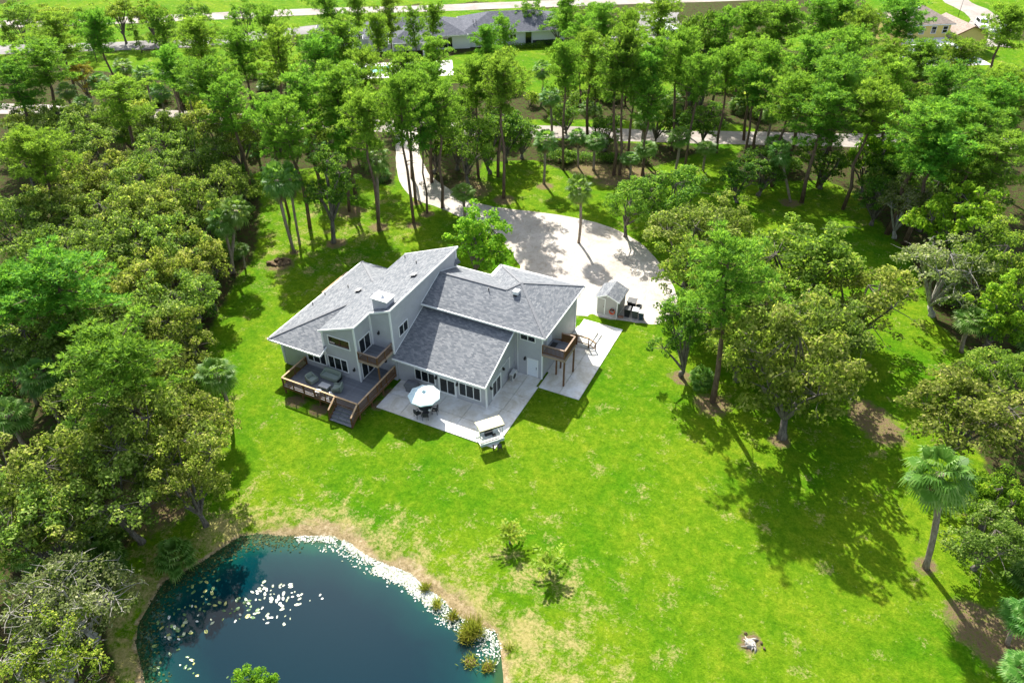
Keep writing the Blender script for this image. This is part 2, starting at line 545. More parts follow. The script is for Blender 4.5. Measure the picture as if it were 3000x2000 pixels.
# ---------------------------------------------------------------- ground sheet with pond hollow
LAWNS = [
 [(-10.0,-41.0),(-15.1,-38.2),(-18.8,-35.0),(-21.3,-29.4),(-19.7,-25.9),(-20.6,-22.0),(-24.6,-17.9),(-30.1,-13.6),(-34.8,-8.0),(-38.8,0.3),(-40.0,3.9),(-42.5,8.3),(-49.1,16.7),(-56.6,23.6),(-54.7,27.0),(-50.7,28.1),(-48.6,31.5),(-40.0,29.1),(-35.7,28.8),(-45.7,46.6),(-42.5,46.1),(-34.1,34.3),(-28.2,30.9),(-25.8,33.5),(-28.3,41.6),(-21.6,45.4),(-13.6,43.1),(-9.1,46.9),(-5.0,50.4),(1.3,61.1),(4.5,61.7),(7.6,50.8),(13.0,54.1),(18.5,56.7),(22.3,54.1),(26.9,46.2),(30.4,39.6),(32.2,33.1),(33.8,26.5),(36.8,23.0),(38.0,19.7),(36.5,15.5),(35.9,11.2),(38.4,6.4),(39.3,2.1),(40.4,-3.4),(40.9,-8.1),(42.3,-15.6),(44,-44),(0,-60)],
 [(-144.8,42.9),(-144.1,46.9),(-123.7,55.1),(-107.0,66.6),(-96.4,75.4),(-87.5,75.6),(-81.1,64.2),(-84.5,59.3),(-93.5,56.2),(-97.6,53.2),(-113.2,46.0),(-123.6,46.8),(-134.1,39.6),(-137.8,37.9)],
 [(-162.1,54.9),(-140.3,69.4),(-121.6,81.9),(-103.3,95.7),(-76.2,112.3),(-52.0,127.4),(-46.0,123.5),(-57.9,111.7),(-93.4,95.4),(-99.7,85.0),(-110.8,70.6),(-128.5,59.2),(-149.1,45.9)],
 [(-169.9,60.4),(-145.7,74.0),(-113.2,95.4),(-54.5,133.3),(-59.9,146.1),(-151.4,100.7),(-184.5,70.5)],
 [(-75,70),(-62,74),(-55.5,87.8),(-49.5,94.4),(-38.8,101.9),(-33.3,95.7),(-20.7,96.7),(-10.4,103.8),(-5.2,90.9),(-6.9,83.2),(-20.8,77.3),(-33.8,70.7),(-45.6,72.1),(-60,62)],
 [(-29.7,59.3),(-16.4,65.2),(-5.8,68.6),(2.8,72.1),(6.4,70.7),(5.0,60.6),(-0.3,58.8),(-1.9,60.8),(-24.2,52.6),(-27.8,53.9)],
 [(20,112),(35.0,129.6),(39.3,136.6),(45.6,139.5),(51.0,127.6),(42.6,118.3),(36.9,112)],
 [(13.7,154.0),(10.0,173.8),(54.9,194.1),(53.0,162.5),(42.7,154.7),(29.8,151.8)],
 [(-0.5,129.1),(9.5,133.7),(11.2,121.1),(2.0,115.6)]]
MULCH = [(15.8,3.6,2.0),(29.2,8.0,2.4),(30.4,6.6,2.2),(28.4,9.2,1.4),(38.3,-11.0,2.6),(37.3,-10.3,1.6),(39.4,-11.6,2.6),(34.5,-7.1,1.1),(12.1,6.1,1.4),(15.0,47.6,1.6),(-27.4,20.7,1.2),(-27.4,24.0,1.2),(-30.4,26.1,1.0),(-20.1,32.0,1.8),(-16.8,38.2,1.5),(-14.8,45.7,1.8),(-8.9,44.9,4.0),(-7.9,47.9,3.5),(-26.1,32.7,4.0),(-31.2,18.4,1.6),(-36.9,20.3,2.2),(-33.7,12.7,1.6),(-36.9,8.7,0.8),(-36.8,5.7,2.0),(24.1,-19.0,1.0),(-12.6,46.3,3),(-4.5,47.0,3),(22.3,1.5,1.2),(-22.4,-28.8,3.5),(-21.1,-27.6,3),(-23.4,-27.1,3),(-16.8,-12.9,1.2),(-19.5,-12.8,1.2),(-12.2,-8,0.9),(-12.2,-10,0.9)]
POND = [(-12.4,-26.4),(-11.1,-25.6),(-9.2,-24.7),(-7.2,-24.1),(-5.6,-24.1),(-3.8,-24.2),(-1.5,-24.2),(0.2,-24.4),(1.7,-25.0),(3.5,-25.0),(5.0,-25.6),(6.9,-26.0),(8.2,-25.8),(9.2,-26.5),(10.1,-27.9),(11.4,-30.7),(11.3,-36.3),(6.1,-40.8),(-1.3,-42.4),(-8.1,-41.3),(-11.3,-38.9),(-13.4,-37.2),(-14.6,-36.0),(-15.4,-34.4),(-16.0,-32.8),(-15.4,-31.4),(-14.7,-30.0),(-14.0,-28.4),(-13.4,-27.2)]

POND = [(x + 0.22 * math.sin(7.1 * k), y + 0.25 * math.sin(4.7 * k + 1)) for k, (x, y) in enumerate(POND)]


def sdist(P, poly):
    """signed distance of points P (N,2) to polygon, positive inside"""
    A = np.array(poly, float); Bp = np.roll(A, -1, 0)
    best = np.full(len(P), 1e9); ins = np.zeros(len(P), bool)
    for a, b in zip(A, Bp):
        d = b - a
        t = np.clip(((P - a) @ d) / (d @ d), 0, 1)
        q = P - (a + t[:, None] * d)
        best = np.minimum(best, (q * q).sum(1))
        c = ((a[1] > P[:, 1]) != (b[1] > P[:, 1]))
        with np.errstate(divide='ignore', invalid='ignore'):
            xi = (b[0] - a[0]) * (P[:, 1] - a[1]) / (b[1] - a[1]) + a[0]
        ins ^= c & (P[:, 0] < xi)
    return np.sqrt(best) * np.where(ins, 1, -1)


def axis(lo, c0, c1, hi, core, grow=1.13):
    m = list(np.arange(c0, c1 + 1e-6, core))
    s = core; x = m[-1]; up = []
    while x < hi:
        s *= grow; x += s; up.append(x)
    s = core; x = m[0]; dn = []
    while x > lo:
        s *= grow; x -= s; dn.append(x)
    return np.array(dn[::-1] + m + up)


gx = axis(-900, -60, 46, 900, 0.55)
gy = axis(-700, -48, 62, 1200, 0.55)
GX, GY = np.meshgrid(gx, gy)
GP = np.stack([GX.ravel(), GY.ravel()], 1)
pd_ = sdist(GP, POND)
gz = np.where(pd_ > 0, -0.35 - np.minimum(0.35 * pd_, 1.4), -0.35 * (1 - np.clip(-pd_ / 1.8, 0, 1)) ** 2)
far = np.hypot(GP[:, 0] + 20, GP[:, 1] - 40) > 260
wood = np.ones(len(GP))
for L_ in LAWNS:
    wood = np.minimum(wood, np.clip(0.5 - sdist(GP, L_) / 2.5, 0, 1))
mulch = np.zeros(len(GP))
for mx_, my_, mr_ in MULCH:
    mulch = np.maximum(mulch, np.clip(1.15 - np.hypot(GP[:, 0] - mx_, GP[:, 1] - my_) / mr_ * 0.75, 0, 1))
# bare bank is wide at the top and right of the pond, thin on the wooded side
wid = np.where((GP[:, 0] > -11.5), 1.7, 0.45) + 0.7 * np.sin(GP[:, 0] * 0.55) + 0.5 * np.sin(GP[:, 0] * 1.37 + GP[:, 1])
sand = np.clip(1.05 + pd_ / np.maximum(wid, 0.4) * 0.8, 0, 1)
dry = np.clip(1 + (pd_ + 1) / 5.0, 0, 1) * 0.6
mulch = np.maximum(mulch, np.where(GP[:, 0] < -11.5, np.clip(1 + pd_ / 2.5, 0, 1) * 0.5, 0))
dry = np.maximum(dry, 0.22 * np.clip(1.4 - np.hypot(GP[:, 0] + 36, GP[:, 1] - 13) / 14, 0, 1))
dry = np.maximum(dry, 0.5 * np.clip(1.4 - np.hypot(GP[:, 0] - 10, GP[:, 1] + 27) / 9, 0, 1))
gme = bpy.data.meshes.new('ground')
nx, ny = len(gx), len(gy)
idx = np.arange(nx * ny).reshape(ny, nx)
F_ = np.stack([idx[:-1, :-1], idx[:-1, 1:], idx[1:, 1:], idx[1:, :-1]], -1).reshape(-1, 4)
gme.vertices.add(nx * ny); gme.loops.add(F_.size); gme.polygons.add(len(F_))
gme.vertices.foreach_set('co', np.column_stack([GP, gz]).astype(np.float32).ravel())
gme.loops.foreach_set('vertex_index', F_.astype(np.int32).ravel())
gme.polygons.foreach_set('loop_start', np.arange(0, F_.size, 4, dtype=np.int32))
gme.update(calc_edges=True)
for nm_, ar_ in (('wood', wood), ('mulch', mulch), ('sand', sand), ('dry', dry)):
    a_ = gme.attributes.new(nm_, 'FLOAT', 'POINT')
    a_.data.foreach_set('value', ar_.astype(np.float32))
gme.materials.append(M['ground'])
gme.polygons.foreach_set('use_smooth', np.ones(len(F_), bool))
tag(link('ground', gme), kind='structure')

# pond water: concentric rings with a depth attribute
PA = np.array(POND)


def smooth_poly(A, it=3):
    for _ in range(it):
        B_ = np.roll(A, -1, 0)
        A = np.stack([A * 0.75 + B_ * 0.25, A * 0.25 + B_ * 0.75], 1).reshape(-1, 2)
    return A


PS = smooth_poly(PA, 2)
cen = np.array([-2.0, -33.0])
facs = [1.03, 0.985, 0.95, 0.91, 0.85, 0.75, 0.6, 0.4, 0.15]
deps = [0.0, 0.02, 0.10, 0.2, 0.36, 0.6, 0.85, 1.0, 1.0]
wv, wdp = [], []
for fc, dp in zip(facs, deps):
    for p in PS:
        q = cen + (p - cen) * fc
        wv.append((q[0], q[1], -0.35)); wdp.append(dp)
n_ = len(PS)
wf = [(k * n_ + j, k * n_ + (j + 1) % n_, (k + 1) * n_ + (j + 1) % n_, (k + 1) * n_ + j) for k in range(len(facs) - 1) for j in range(n_)]
wf.append(tuple((len(facs) - 1) * n_ + j for j in range(n_)))
wme = bpy.data.meshes.new('pond_water')
wme.from_pydata(wv, [], wf)
a_ = wme.attributes.new('depth', 'FLOAT', 'POINT'); a_.data.foreach_set('value', wdp)
wme.materials.append(M['water'])
if wme.polygons[0].normal.z < 0:
    wme.flip_normals()
tag(link('pond_water', wme), kind='structure')


# ---------------------------------------------------------------- drives and roads
def strip(name, pts, w, z, mat, sub=4, jit=0.25):
    P_ = [Vector((*p, 0)) for p in pts]
    cr = []
    for k in range(len(P_) - 1):
        p0, p1, p2, p3 = P_[max(k - 1, 0)], P_[k], P_[k + 1], P_[min(k + 2, len(P_) - 1)]
        for j in range(sub):
            t = j / sub
            cr.append(0.5 * ((2 * p1) + (p2 - p0) * t + (2 * p0 - 5 * p1 + 4 * p2 - p3) * t * t + (3 * p1 - p0 - 3 * p2 + p3) * t ** 3))
    cr.append(P_[-1])
    mb = MB(); Lf, Rt = [], []
    for k, p in enumerate(cr):
        d = (cr[min(k + 1, len(cr) - 1)] - cr[max(k - 1, 0)]).normalized()
        s = Vector((-d.y, d.x, 0))
        Lf.append(p + s * (w / 2 + random.uniform(-jit, jit)) + Vector((0, 0, z)))
        Rt.append(p - s * (w / 2 + random.uniform(-jit, jit)) + Vector((0, 0, z)))
    for k in range(len(cr) - 1):
        mb.poly([Rt[k], Rt[k + 1], Lf[k + 1], Lf[k]])
    return tag(mb.build(name, mat), kind='structure')


DRV = [(-47.6,47.6),(-42.0,39.0),(-38.9,34.2),(-34.3,28.9),(-30.9,26.8),(-27.4,26.4),(-23.7,25.5),(-18.5,23.4),(-14.5,21.4),(-11.6,18.6),(-10.4,17.2),(-8.6,12.6),(-6,11.2),(0.2,11.25),(0.2,12.4),(1.6,12.05),(3.1,12.3),(5.6,12.9),(7.4,13.4),(8.6,15.5),(8.2,18.6),(6.2,22.4),(2.5,27.2),(-1.2,30.0),(-5.8,31.5),(-10.7,31.4),(-16.5,30.4),(-20.7,29.5),(-24.6,29.9),(-28.1,31.5),(-33.0,34.0),(-35.7,36.9),(-40.0,42.2),(-43.0,47.6)]
dp = smooth_poly(np.array(DRV), 2)
dp = dp + rng.normal(0, 0.05, dp.shape)
mb = MB(); mb.poly([(x, y, 0.012) for x, y in dp])
tag(mb.build('driveway', M['shell']), kind='structure')
strip('back_road', [(-150,8),(-114.2,25.3),(-97,30.6),(-85.5,35.2),(-60,43),(-45.2,48.6),(-26.9,55.0),(-3,63.8),(5.6,67.3),(20.1,73.3),(48,85),(120,116)], 5.0, 0.008, M['road'])
strip('far_road', [(-200,38),(-162.4,60.1),(-143.3,72),(-125.3,84),(-105.3,98),(-84.7,110.1),(-63.8,123.7),(-48,133.5),(-10,157),(60,200)], 6.0, 0.008, M['road'])
strip('side_road', [(-180,30),(-145,47.5),(-127.4,58),(-116.8,64.7),(-109.2,70.2),(-101.6,79.8),(-92,89),(-80,97)], 6.2, 0.012, M['greyroad'])
strip('neighbour_drive', [(-30,132),(-26,120),(-25,112),(-33,104)], 9.0, 0.012, M['greyroad'], jit=0.5)
strip('right_drive', [(28,182),(33,170),(38,160),(38.5,150),(39,140),(40,135)], 6.5, 0.012, M['road'], jit=0.5)

# patio slabs
pat = tag(empty('patio', (-4, -8, 0)), kind='structure')


def wpart(mb_, name, mat, parent, bevel=0.0):
    o = mb_.build(name, mat, parent, bevel=bevel)
    o.location = -parent.location
    return o


G_ = 0.018
def slab(x0, y0, x1, y1):
    wpart(MB().box(x0 + G_, y0 + G_, -0.05, x1 - G_, y1 - G_, 0.07), 'slab', M['concrete'], pat)
xs = [-12.2, -9.65, -7.05, -4.3, -1.5, 0.22]
for a, b in zip(xs[:-1], xs[1:]):
    slab(a, -10.3, b, -8.1)
    slab(a, -8.1, b, -5.93 if b < -2.8 else -5.5)
for a, b in ((-5.5, -3.2), (-3.2, -1.25), (-1.25, -0.02)):
    slab(-2.88, a, -1.4, b); slab(-1.4, a, 0.22 if a < -2 else -0.01, b)
for a, b in ((-1.25, 1.25), (1.25, 3.6), (3.6, 6.0), (6.0, 8.4), (8.4, 10.95)):
    slab(0.22 if a < 0 else 0.02, a, 2.35, b); slab(2.35, a, 4.4, b)

# ---------------------------------------------------------------- main house
H = empty('house', (0, 0, 0), label='large grey sided house with grey shingle roofs, balconies and white trim', cat='house')
PZ = lambda x: 3.65 + 0.39 * (x + 24.45)      # big slope
SZ = lambda y: 3.10 + 0.386 * (y + 6.6)       # sunroom slope
GZ = lambda y: 5.87 + 0.395 * (y + 1.02)       # garage front slope
T_ = 0.14


def prism(axis_, poly, a0, a1):
    """poly in (h,z); extrude along axis 'x' or 'y' from a0 to a1"""
    mb_ = MB()
    mk = (lambda h, z, a: (a, h, z)) if axis_ == 'x' else (lambda h, z, a: (h, a, z))
    n = len(poly)
    f0 = [mk(h, z, a0) for h, z in poly]; f1 = [mk(h, z, a1) for h, z in poly]
    mb_.poly(f0); mb_.poly(f1[::-1])
    for k in range(n):
        k2 = (k + 1) % n
        mb_.poly([f0[k], f1[k], f1[k2], f0[k2]])
    return mb_


def fixn(o):
    import bmesh
    b = bmesh.new(); b.from_mesh(o.data)
    bmesh.ops.recalc_face_normals(b, faces=b.faces)
    b.to_mesh(o.data); b.free()
    return o


MB().box(-23.9, -8.75, 0, -18.5, 5.2, 3.6).build('wall', M['siding'], H)
for x0, x1, y0, y1 in ((-18.5, -14.8, -8.72, 5.9), (-14.8, -12.46, -6.2, 5.88)):
    fixn(prism('y', [(x0, 0), (x1, 0), (x1, PZ(x1) - T_ - 0.01), (x0, PZ(x0) - T_ - 0.01)], y0, y1).build('wall', M['siding'], H))
fixn(prism('x', [(-5.91, 0), (-0.02, 0), (-0.02, SZ(0) - T_ - .02), (-5.91, SZ(-5.91) - T_ - .02)], -12.44, -2.9).build('wall', M['siding'], H))
MB().box(-8.4, 0, 0, 0, 8.25, 6.05).build('wall', M['siding'], H)
MB().box(-12.44, 0, 0, -8.4, 6.1, 5.95).build('wall', M['siding'], H)

# roofs
R1 = [(-24.45,-9.8),(-18.75,-4.1),(-18.75,-8.86),(-14.62,-8.86),(-14.62,-6.32),(-12.38,-6.32),(-12.38,6.25),(-18.95,6.25),(-18.95,0.3),(-24.45,5.8)]
MB().slab([(x, y, PZ(x)) for x, y in R1], T_).build('roof', M['shingle'], H)
hz = lambda y: 3.65 + 0.39 * (y + 9.8)
MB().slab([(-24.45,-9.8,3.648),(-18.3,-9.8,3.648),(-18.3,-8.6,hz(-8.6)-.002),(-18.5,-3.86,hz(-3.86)-.002)], T_).build('roof', M['shingle'], H)
hz2 = lambda y: 3.65 + 0.39 * (5.8 - y)
MB().slab([(-24.45,5.8,3.648),(-18.5,-0.15,hz2(-.15)-.002),(-18.3,5.8,3.648)], T_).build('roof', M['shingle'], H)
MB().slab([(-12.5,-6.6,SZ(-6.6)),(-2.62,-6.6,SZ(-6.6)),(-2.62,-0.03,SZ(-.03)),(-12.5,-0.03,SZ(-.03))], T_).build('roof', M['shingle'], H)
pk = (-3.99, 3.79, GZ(3.79)); Rr = (-5.06, 2.69, GZ(2.69))
MB().slab([(-12.44,-1.02,5.87),(0.7,-1.02,5.87),pk,Rr,(-12.44,2.69,GZ(2.69))], T_).build('roof', M['shingle'], H)
MB().slab([(0.7,-1.02,5.869),(0.7,8.6,5.869),(pk[0],pk[1],pk[2]-.001)], T_).build('roof', M['shingle'], H)
MB().slab([(0.7,8.6,5.868),(-8.68,8.6,5.868),(pk[0],pk[1],pk[2]-.002)], T_).build('roof', M['shingle'], H)
MB().slab([pk,(-8.68,8.6,5.87),(-8.68,6.4,5.87),Rr], T_).build('roof', M['shingle'], H)
rz_ = lambda y: GZ(2.69) - (GZ(2.69) - 5.87) / 3.71 * (y - 2.69)
MB().slab([(-12.44,2.69,rz_(2.69)),Rr,(-8.68,6.4,5.87),(-12.44,6.4,5.87)], T_).build('roof', M['shingle'], H)
MB().slab([(-13.2,5.95,rz_(5.95)),(-12.44,5.95,rz_(5.95)),(-12.44,6.4,5.87),(-13.2,6.4,5.87)], T_).build('roof', M['shingle'], H)
MB().slab([(-13.0,5.98,7.6),(-12.40,5.98,7.35),(-11.95,6.0,6.75),(-12.35,5.6,6.5),(-12.42,5.5,6.5)], .06).build('roof', M['shingle'], H)
# ridge and hip caps
for p, q in (((-24.45,-9.8,3.66),(-18.6,-3.95,PZ(-18.6)+.01)), ((-24.45,5.8,3.66),(-18.9,.25,PZ(-18.9)+.01)), ((-12.42,2.69,Rr[2]+.01),(Rr[0],Rr[1],Rr[2]+.01)), (Rr,pk), ((.7,-1.02,5.88),pk), ((.7,8.6,5.88),pk), ((-8.68,8.6,5.88),pk)):
    MB().beam(p, q, 0.26, 0.05).build('ridge_cap', M['hipcap'], H)
# fascia / gutters
for p, q in (((-24.5,-9.84,3.56),(-24.5,5.84,3.56)), ((-24.48,-9.86,3.55),(-18.26,-9.86,3.55)), ((-18.28,-9.8,3.54),(-18.28,-8.75,3.95)),
             ((-18.8,-8.9,PZ(-18.8)-.09),(-14.55,-8.9,PZ(-14.55)-.09)), ((-14.58,-8.9,PZ(-14.58)-.1),(-14.58,-6.3,PZ(-14.58)-.1)), ((-14.62,-6.36,PZ(-14.62)-.09),(-12.36,-6.36,PZ(-12.36)-.09)),
             ((-12.34,-6.36,PZ(-12.34)-.1),(-12.34,6.28,PZ(-12.34)-.1)), ((-12.36,6.28,PZ(-12.36)-.09),(-18.98,6.28,PZ(-18.98)-.09)),
             ((-12.46,-6.65,3.01),(-2.58,-6.65,3.01)), ((-2.59,-6.62,SZ(-6.62)-.09),(-2.59,-0.04,SZ(-.04)-.09)),
             ((-12.44,-1.08,5.78),(0.75,-1.08,5.78)), ((0.74,-1.06,5.77),(0.74,8.64,5.77)), ((0.73,8.63,5.78),(-8.72,8.63,5.78)), ((-8.71,8.6,5.77),(-8.71,6.42,5.77)), ((-8.68,6.43,5.78),(-13.22,6.43,5.78))):
    MB().beam(p, q, 0.09, 0.17).build('fascia', M['white'], H)
# flashing line where the tall wall meets the lower roofs
for p, q in (((-12.43,-6.2,SZ(-6.2)+.03),(-12.43,-.4,SZ(-.4)+.03)), ((-12.43,-1.0,5.92),(-12.43,2.65,GZ(2.65)+.05)), ((-12.43,2.69,GZ(2.69)+.05),(-12.43,5.9,6.15))):
    MB().beam(p, q, 0.05, 0.07).build('flashing', M['white'], H)
# corner boards
for x, y, z0, z1 in ((-14.77,-8.75,.97,PZ(-14.8)-.25),(-18.53,-8.76,3.0,PZ(-18.5)-.25),(-12.43,-6.23,SZ(-6.2)+.05,PZ(-12.46)-.25),(-14.74,-6.26,3.75,PZ(-14.8)-.25),(.03,-.03,.08,5.95),(.03,8.27,.1,5.95),(-2.87,-5.94,.08,3.1),(-23.93,-8.78,.1,3.5),(-12.43,5.9,6.2,PZ(-12.46)-.25)):
    MB().box(x - .07, y - .07, z0, x + .07, y + .07, z1).build('corner_board', M['white'], H)


def wmap(face, pos):
    return (lambda a, d, z: (a, pos - d, z)) if face == '-y' else (lambda a, d, z: (pos + d, a, z))


def pbox(mb_, mp, a0, a1, d0, d1, z0, z1):
    p, q = mp(a0, d0, z0), mp(a1, d1, z1)
    mb_.box(min(p[0], q[0]), min(p[1], q[1]), min(p[2], q[2]), max(p[0], q[0]), max(p[1], q[1]), max(p[2], q[2]))


def window(parent, face, pos, a0, a1, z0, z1, cols=2, name='window', fw=.085, rail=None, mf=None, gl=None):
    mp = wmap(face, pos)
    m_ = MB()
    pbox(m_, mp, a0, a1, -.02, .06, z0, z0 + fw); pbox(m_, mp, a0, a1, -.02, .06, z1 - fw, z1)
    pbox(m_, mp, a0, a0 + fw, -.02, .058, z0 + fw, z1 - fw); pbox(m_, mp, a1 - fw, a1, -.02, .058, z0 + fw, z1 - fw)
    for k in range(1, cols):
        c = a0 + (a1 - a0) * k / cols
        pbox(m_, mp, c - .035, c + .035, -.02, .05, z0 + fw, z1 - fw)
    if rail:
        pbox(m_, mp, a0 + fw, a1 - fw, -.02, .045, rail - .03, rail + .03)
    w = m_.build(name, mf or M['white'], parent)
    for k in range(cols):
        c0 = a0 + fw if k == 0 else a0 + (a1 - a0) * k / cols + .035
        c1 = a1 - fw if k == cols - 1 else a0 + (a1 - a0) * (k + 1) / cols - .035
        m2 = MB(); pbox(m2, mp, c0, c1, -.015, .014, z0 + fw, z1 - fw)
        m2.build('pane', gl or M['glass'], w)
    return w


window(H, '-y', -8.72, -17.95, -15.45, 4.42, 5.52, 1)
window(H, '-y', -8.72, -18.4, -16.1, 1.5, 3.05, 3)
window(H, '-y', -8.75, -20.9, -18.6, 1.55, 3.02, 3)
window(H, '+x', -14.8, -8.3, -6.5, 3.78, 5.48, 2, 'sliding_door')
window(H, '+x', -14.8, -8.4, -6.55, 1.0, 2.9, 2, 'sliding_door')
window(H, '+x', -12.46, -5.12, -3.55, 4.5, 5.72, 2)
window(H, '-y', -5.91, -10.58, -8.3, .75, 2.1, 3)
window(H, '-y', -5.91, -5.78, -3.45, .55, 2.15, 3)
window(H, '-y', -5.91, -7.98, -6.03, .1, 2.1, 2, 'french_door', fw=.2)
window(H, '+x', -2.9, -4.8, -2.95, .09, 2.1, 2, 'french_door', fw=.16)
window(H, '-y', 0, -2.3, -.68, 4.18, 4.9, 2)
# panelled white doors
def door(face, pos, a0, a1, z0, z1, hx):
    mp = wmap(face, pos); m_ = MB()
    pbox(m_, mp, a0, a0 + .1, -.02, .06, z0, z1); pbox(m_, mp, a1 - .1, a1, -.02, .06, z0, z1); pbox(m_, mp, a0 + .1, a1 - .1, -.02, .058, z1 - .1, z1)
    d = m_.build('door', M['white'], H)
    m_ = MB(); pbox(m_, mp, a0 + .1, a1 - .1, -.01, .03, z0, z1 - .1)
    m_.build('leaf', M['doorpaint'], d)
    m_ = MB(); pbox(m_, mp, hx - .03, hx + .03, .03, .09, z0 + .95, z0 + 1.02); pbox(m_, mp, hx - .03, hx + .03, .03, .07, z0 + 1.12, z0 + 1.2)
    m_.build('handle', M['blackmetal'], d)
door('-y', 0, -1.54, -.37, .1, 2.2, -.56)
door('+x', 0, .95, 2.1, 3.32, 5.4, 1.9)
# wall lanterns
for face, pos, a, z in (('-y',-8.72,-15.35,2.2),('-y',-6.2,-13.9,5.3),('-y',-5.91,-8.15,1.75),('-y',-5.91,-5.9,1.75),('-y',0,-1.75,2.0),('+x',-2.9,-2.55,2.15),('+x',-2.9,-5.1,1.75),('-y',-6.2,-13.5,2.1),('-y',-8.75,-21.2,1.4)):
    mp = wmap(face, pos); m_ = MB()
    pbox(m_, mp, a - .06, a + .06, 0, .04, z - .05, z + .25); pbox(m_, mp, a - .09, a + .09, .05, .22, z - .08, z + .12); pbox(m_, mp, a - .03, a + .03, .03, .1, z + .13, z + .18)
    m_.build('wall_lantern', M['blackmetal'], H)
# chimney
ch = MB().box(-14.55, -5.75, 6.6, -12.95, -4.6, 8.72).build('chimney', M['siding'], H)
MB().box(-14.66, -5.86, 8.72, -12.84, -4.49, 8.82).build('chimney_cap', M['capwhite'], ch)
MB().lathe([(.15, 0), (.15, .16), (.2, .17), (.2, .24), (.02, .27)], (-13.75, -5.18, 8.82)).build('flue', M['capwhite'], ch)
MB().box(-14.6, -5.80, 7.30, -12.9, -5.72, 7.42).build('chimney_trim', M['cap'], ch)
# roof vents and pipes
for x, y, s in ((-19.4,-1.65,1),(-14.0,.4,1)):
    z = PZ(x)
    v = MB().slab([(x-.3,y-.28,z+.12),(x+.3,y-.28,z+.34),(x+.3,y+.28,z+.34),(x-.3,y+.28,z+.12)], .05).build('roof_vent', M['shedwall'], H)
    MB().box(x-.2, y-.2, z-.1, x+.22, y+.2, z+.14).build('vent_throat', M['blackmetal'], v)
v = MB().box(-4.2, 2.3, GZ(2.4)+.05, -3.65, 2.85, GZ(2.4)+.42).build('roof_vent', M['capwhite'], H)
MB().box(-4.1, 2.2, GZ(2.2)-.1, -3.75, 2.75, GZ(2.4)+.06).build('vent_throat', M['blackmetal'], v)
for x, y in ((-23.81,-3.67),(-23.85,-1.61),(-21.63,-.47),(-18.16,5.11),(-15.56,3.32)):
    MB().tube([(x, y, PZ(x)-.1), (x, y, PZ(x)+.35)], .05, 8).build('vent_pipe', M['blackmetal'], H)
MB().tube([(-6.65, 2.1, GZ(2.1)-.1), (-6.65, 2.1, GZ(2.1)+.35)], .05, 8).build('vent_pipe', M['blackmetal'], H)
# downspouts
for pts in ([(-2.5,-1.0,5.7),(-2.5,-.1,5.3),(-2.5,-.1,.25),(-2.45,-.35,.12)], [(-2.84,-6.6,2.95),(-2.8,-6.0,2.6),(-2.8,-6.0,.25),(-2.8,-6.15,.1)], [(-23.98,-8.85,3.4),(-23.98,-8.85,.2)]):
    MB().tube(pts, .045, 6).build('downspout', M['white'], H)
m_ = MB(); m_.box(-2.9, -3.3, 2.55, -2.82, -1.12, 2.66); m_.box(-2.9, -1.2, 1.2, -2.825, -1.1, 2.55)
m_.build('line_cover', M['soffit'], H)

# ---------------------------------------------------------------- railings
BAL = MB().box(-.02, -.02, 0, .02, .02, .82).mesh('baluster', M['brown'])


def railing(parent, p, q, z0, z1=None, hgt=1.0, post=True, capm='cap', posts=None, gap=.125):
    """rail from p to q (xy), floor heights z0 -> z1"""
    z1 = z0 if z1 is None else z1
    p3, q3 = Vector((*p, z0)), Vector((*q, z1))
    L = (q3 - p3).length
    up = Vector((0, 0, 1))
    wpart(MB().beam(p3 + up * (hgt - .02), q3 + up * (hgt - .02), .15, .04), 'rail_cap', M[capm], parent)
    wpart(MB().beam(p3 + up * (hgt - .1), q3 + up * (hgt - .1), .045, .09), 'top_rail', M['brown'], parent)
    wpart(MB().beam(p3 + up * .1, q3 + up * .1, .045, .09), 'bottom_rail', M['brown'], parent)
    n = max(2, int((Vector(p) - Vector(q)).length / gap))
    for k in range(1, n):
        c = p3.lerp(q3, k / n)
        o = link('baluster', BAL, parent); o.location = c + up * .1 - parent.location
    for t in (posts if posts is not None else (0.0, 1.0)):
        c = p3.lerp(q3, t)
        wpart(MB().box(c.x - .05, c.y - .05, z0 * 0 + min(c.z, c.z) - .3, c.x + .05, c.y + .05, c.z + hgt - .042), 'post', M['brown'], parent)


# big deck
DK = empty('deck', (-16.8, -10.5, 0), label='raised grey board deck with brown railing and stairs on the house front', cat='deck')
zb = 0.95
bd1 = MB().box(-4.33, -.066, -.03, 4.33, .066, 0).mesh('deck_board', M['deck'])
bd2 = MB().box(-1.16, -.066, -.03, 1.16, .066, 0).mesh('deck_board_short', M['deck'])
y = -12.33
while y < -8.80:
    o = link('deck_board', bd1, DK); o.location = Vector((-16.8, y, zb)) - DK.location; y += .14
while y < -6.28:
    o = link('deck_board', bd2, DK); o.location = Vector((-13.62, y, zb)) - DK.location; y += .14
for a in ((-21.17,-12.43,-12.45,-12.40),(-21.17,-12.38,-21.13,-8.76),(-12.48,-12.38,-12.44,-6.3)):
    wpart(MB().box(a[0], a[1], zb-.26, a[2], a[3], zb-.005), 'rim_joist', M['brown'], DK)
for x in (-21.05,-19,-17,-15,-12.55):
    for yy in (-12.3,-10.4):
        wpart(MB().box(x-.06, yy-.06, 0, x+.06, yy+.06, zb-.04), 'support_post', M['brown'], DK)
wpart(MB().box(-12.6,-8.6,0,-12.48,-8.48,zb-.04), 'support_post', M['brown'], DK)
railing(DK, (-21.1,-8.85), (-21.1,-12.36), zb, posts=(0,.5,1))
railing(DK, (-21.1,-12.36), (-15.0,-12.36), zb, posts=(.2,.4,.6,.8,1))
railing(DK, (-14.95,-12.36), (-12.5,-12.36), zb, posts=(1.0,))
railing(DK, (-12.5,-12.36), (-12.5,-6.35), zb, posts=(.25,.5,.75,1))
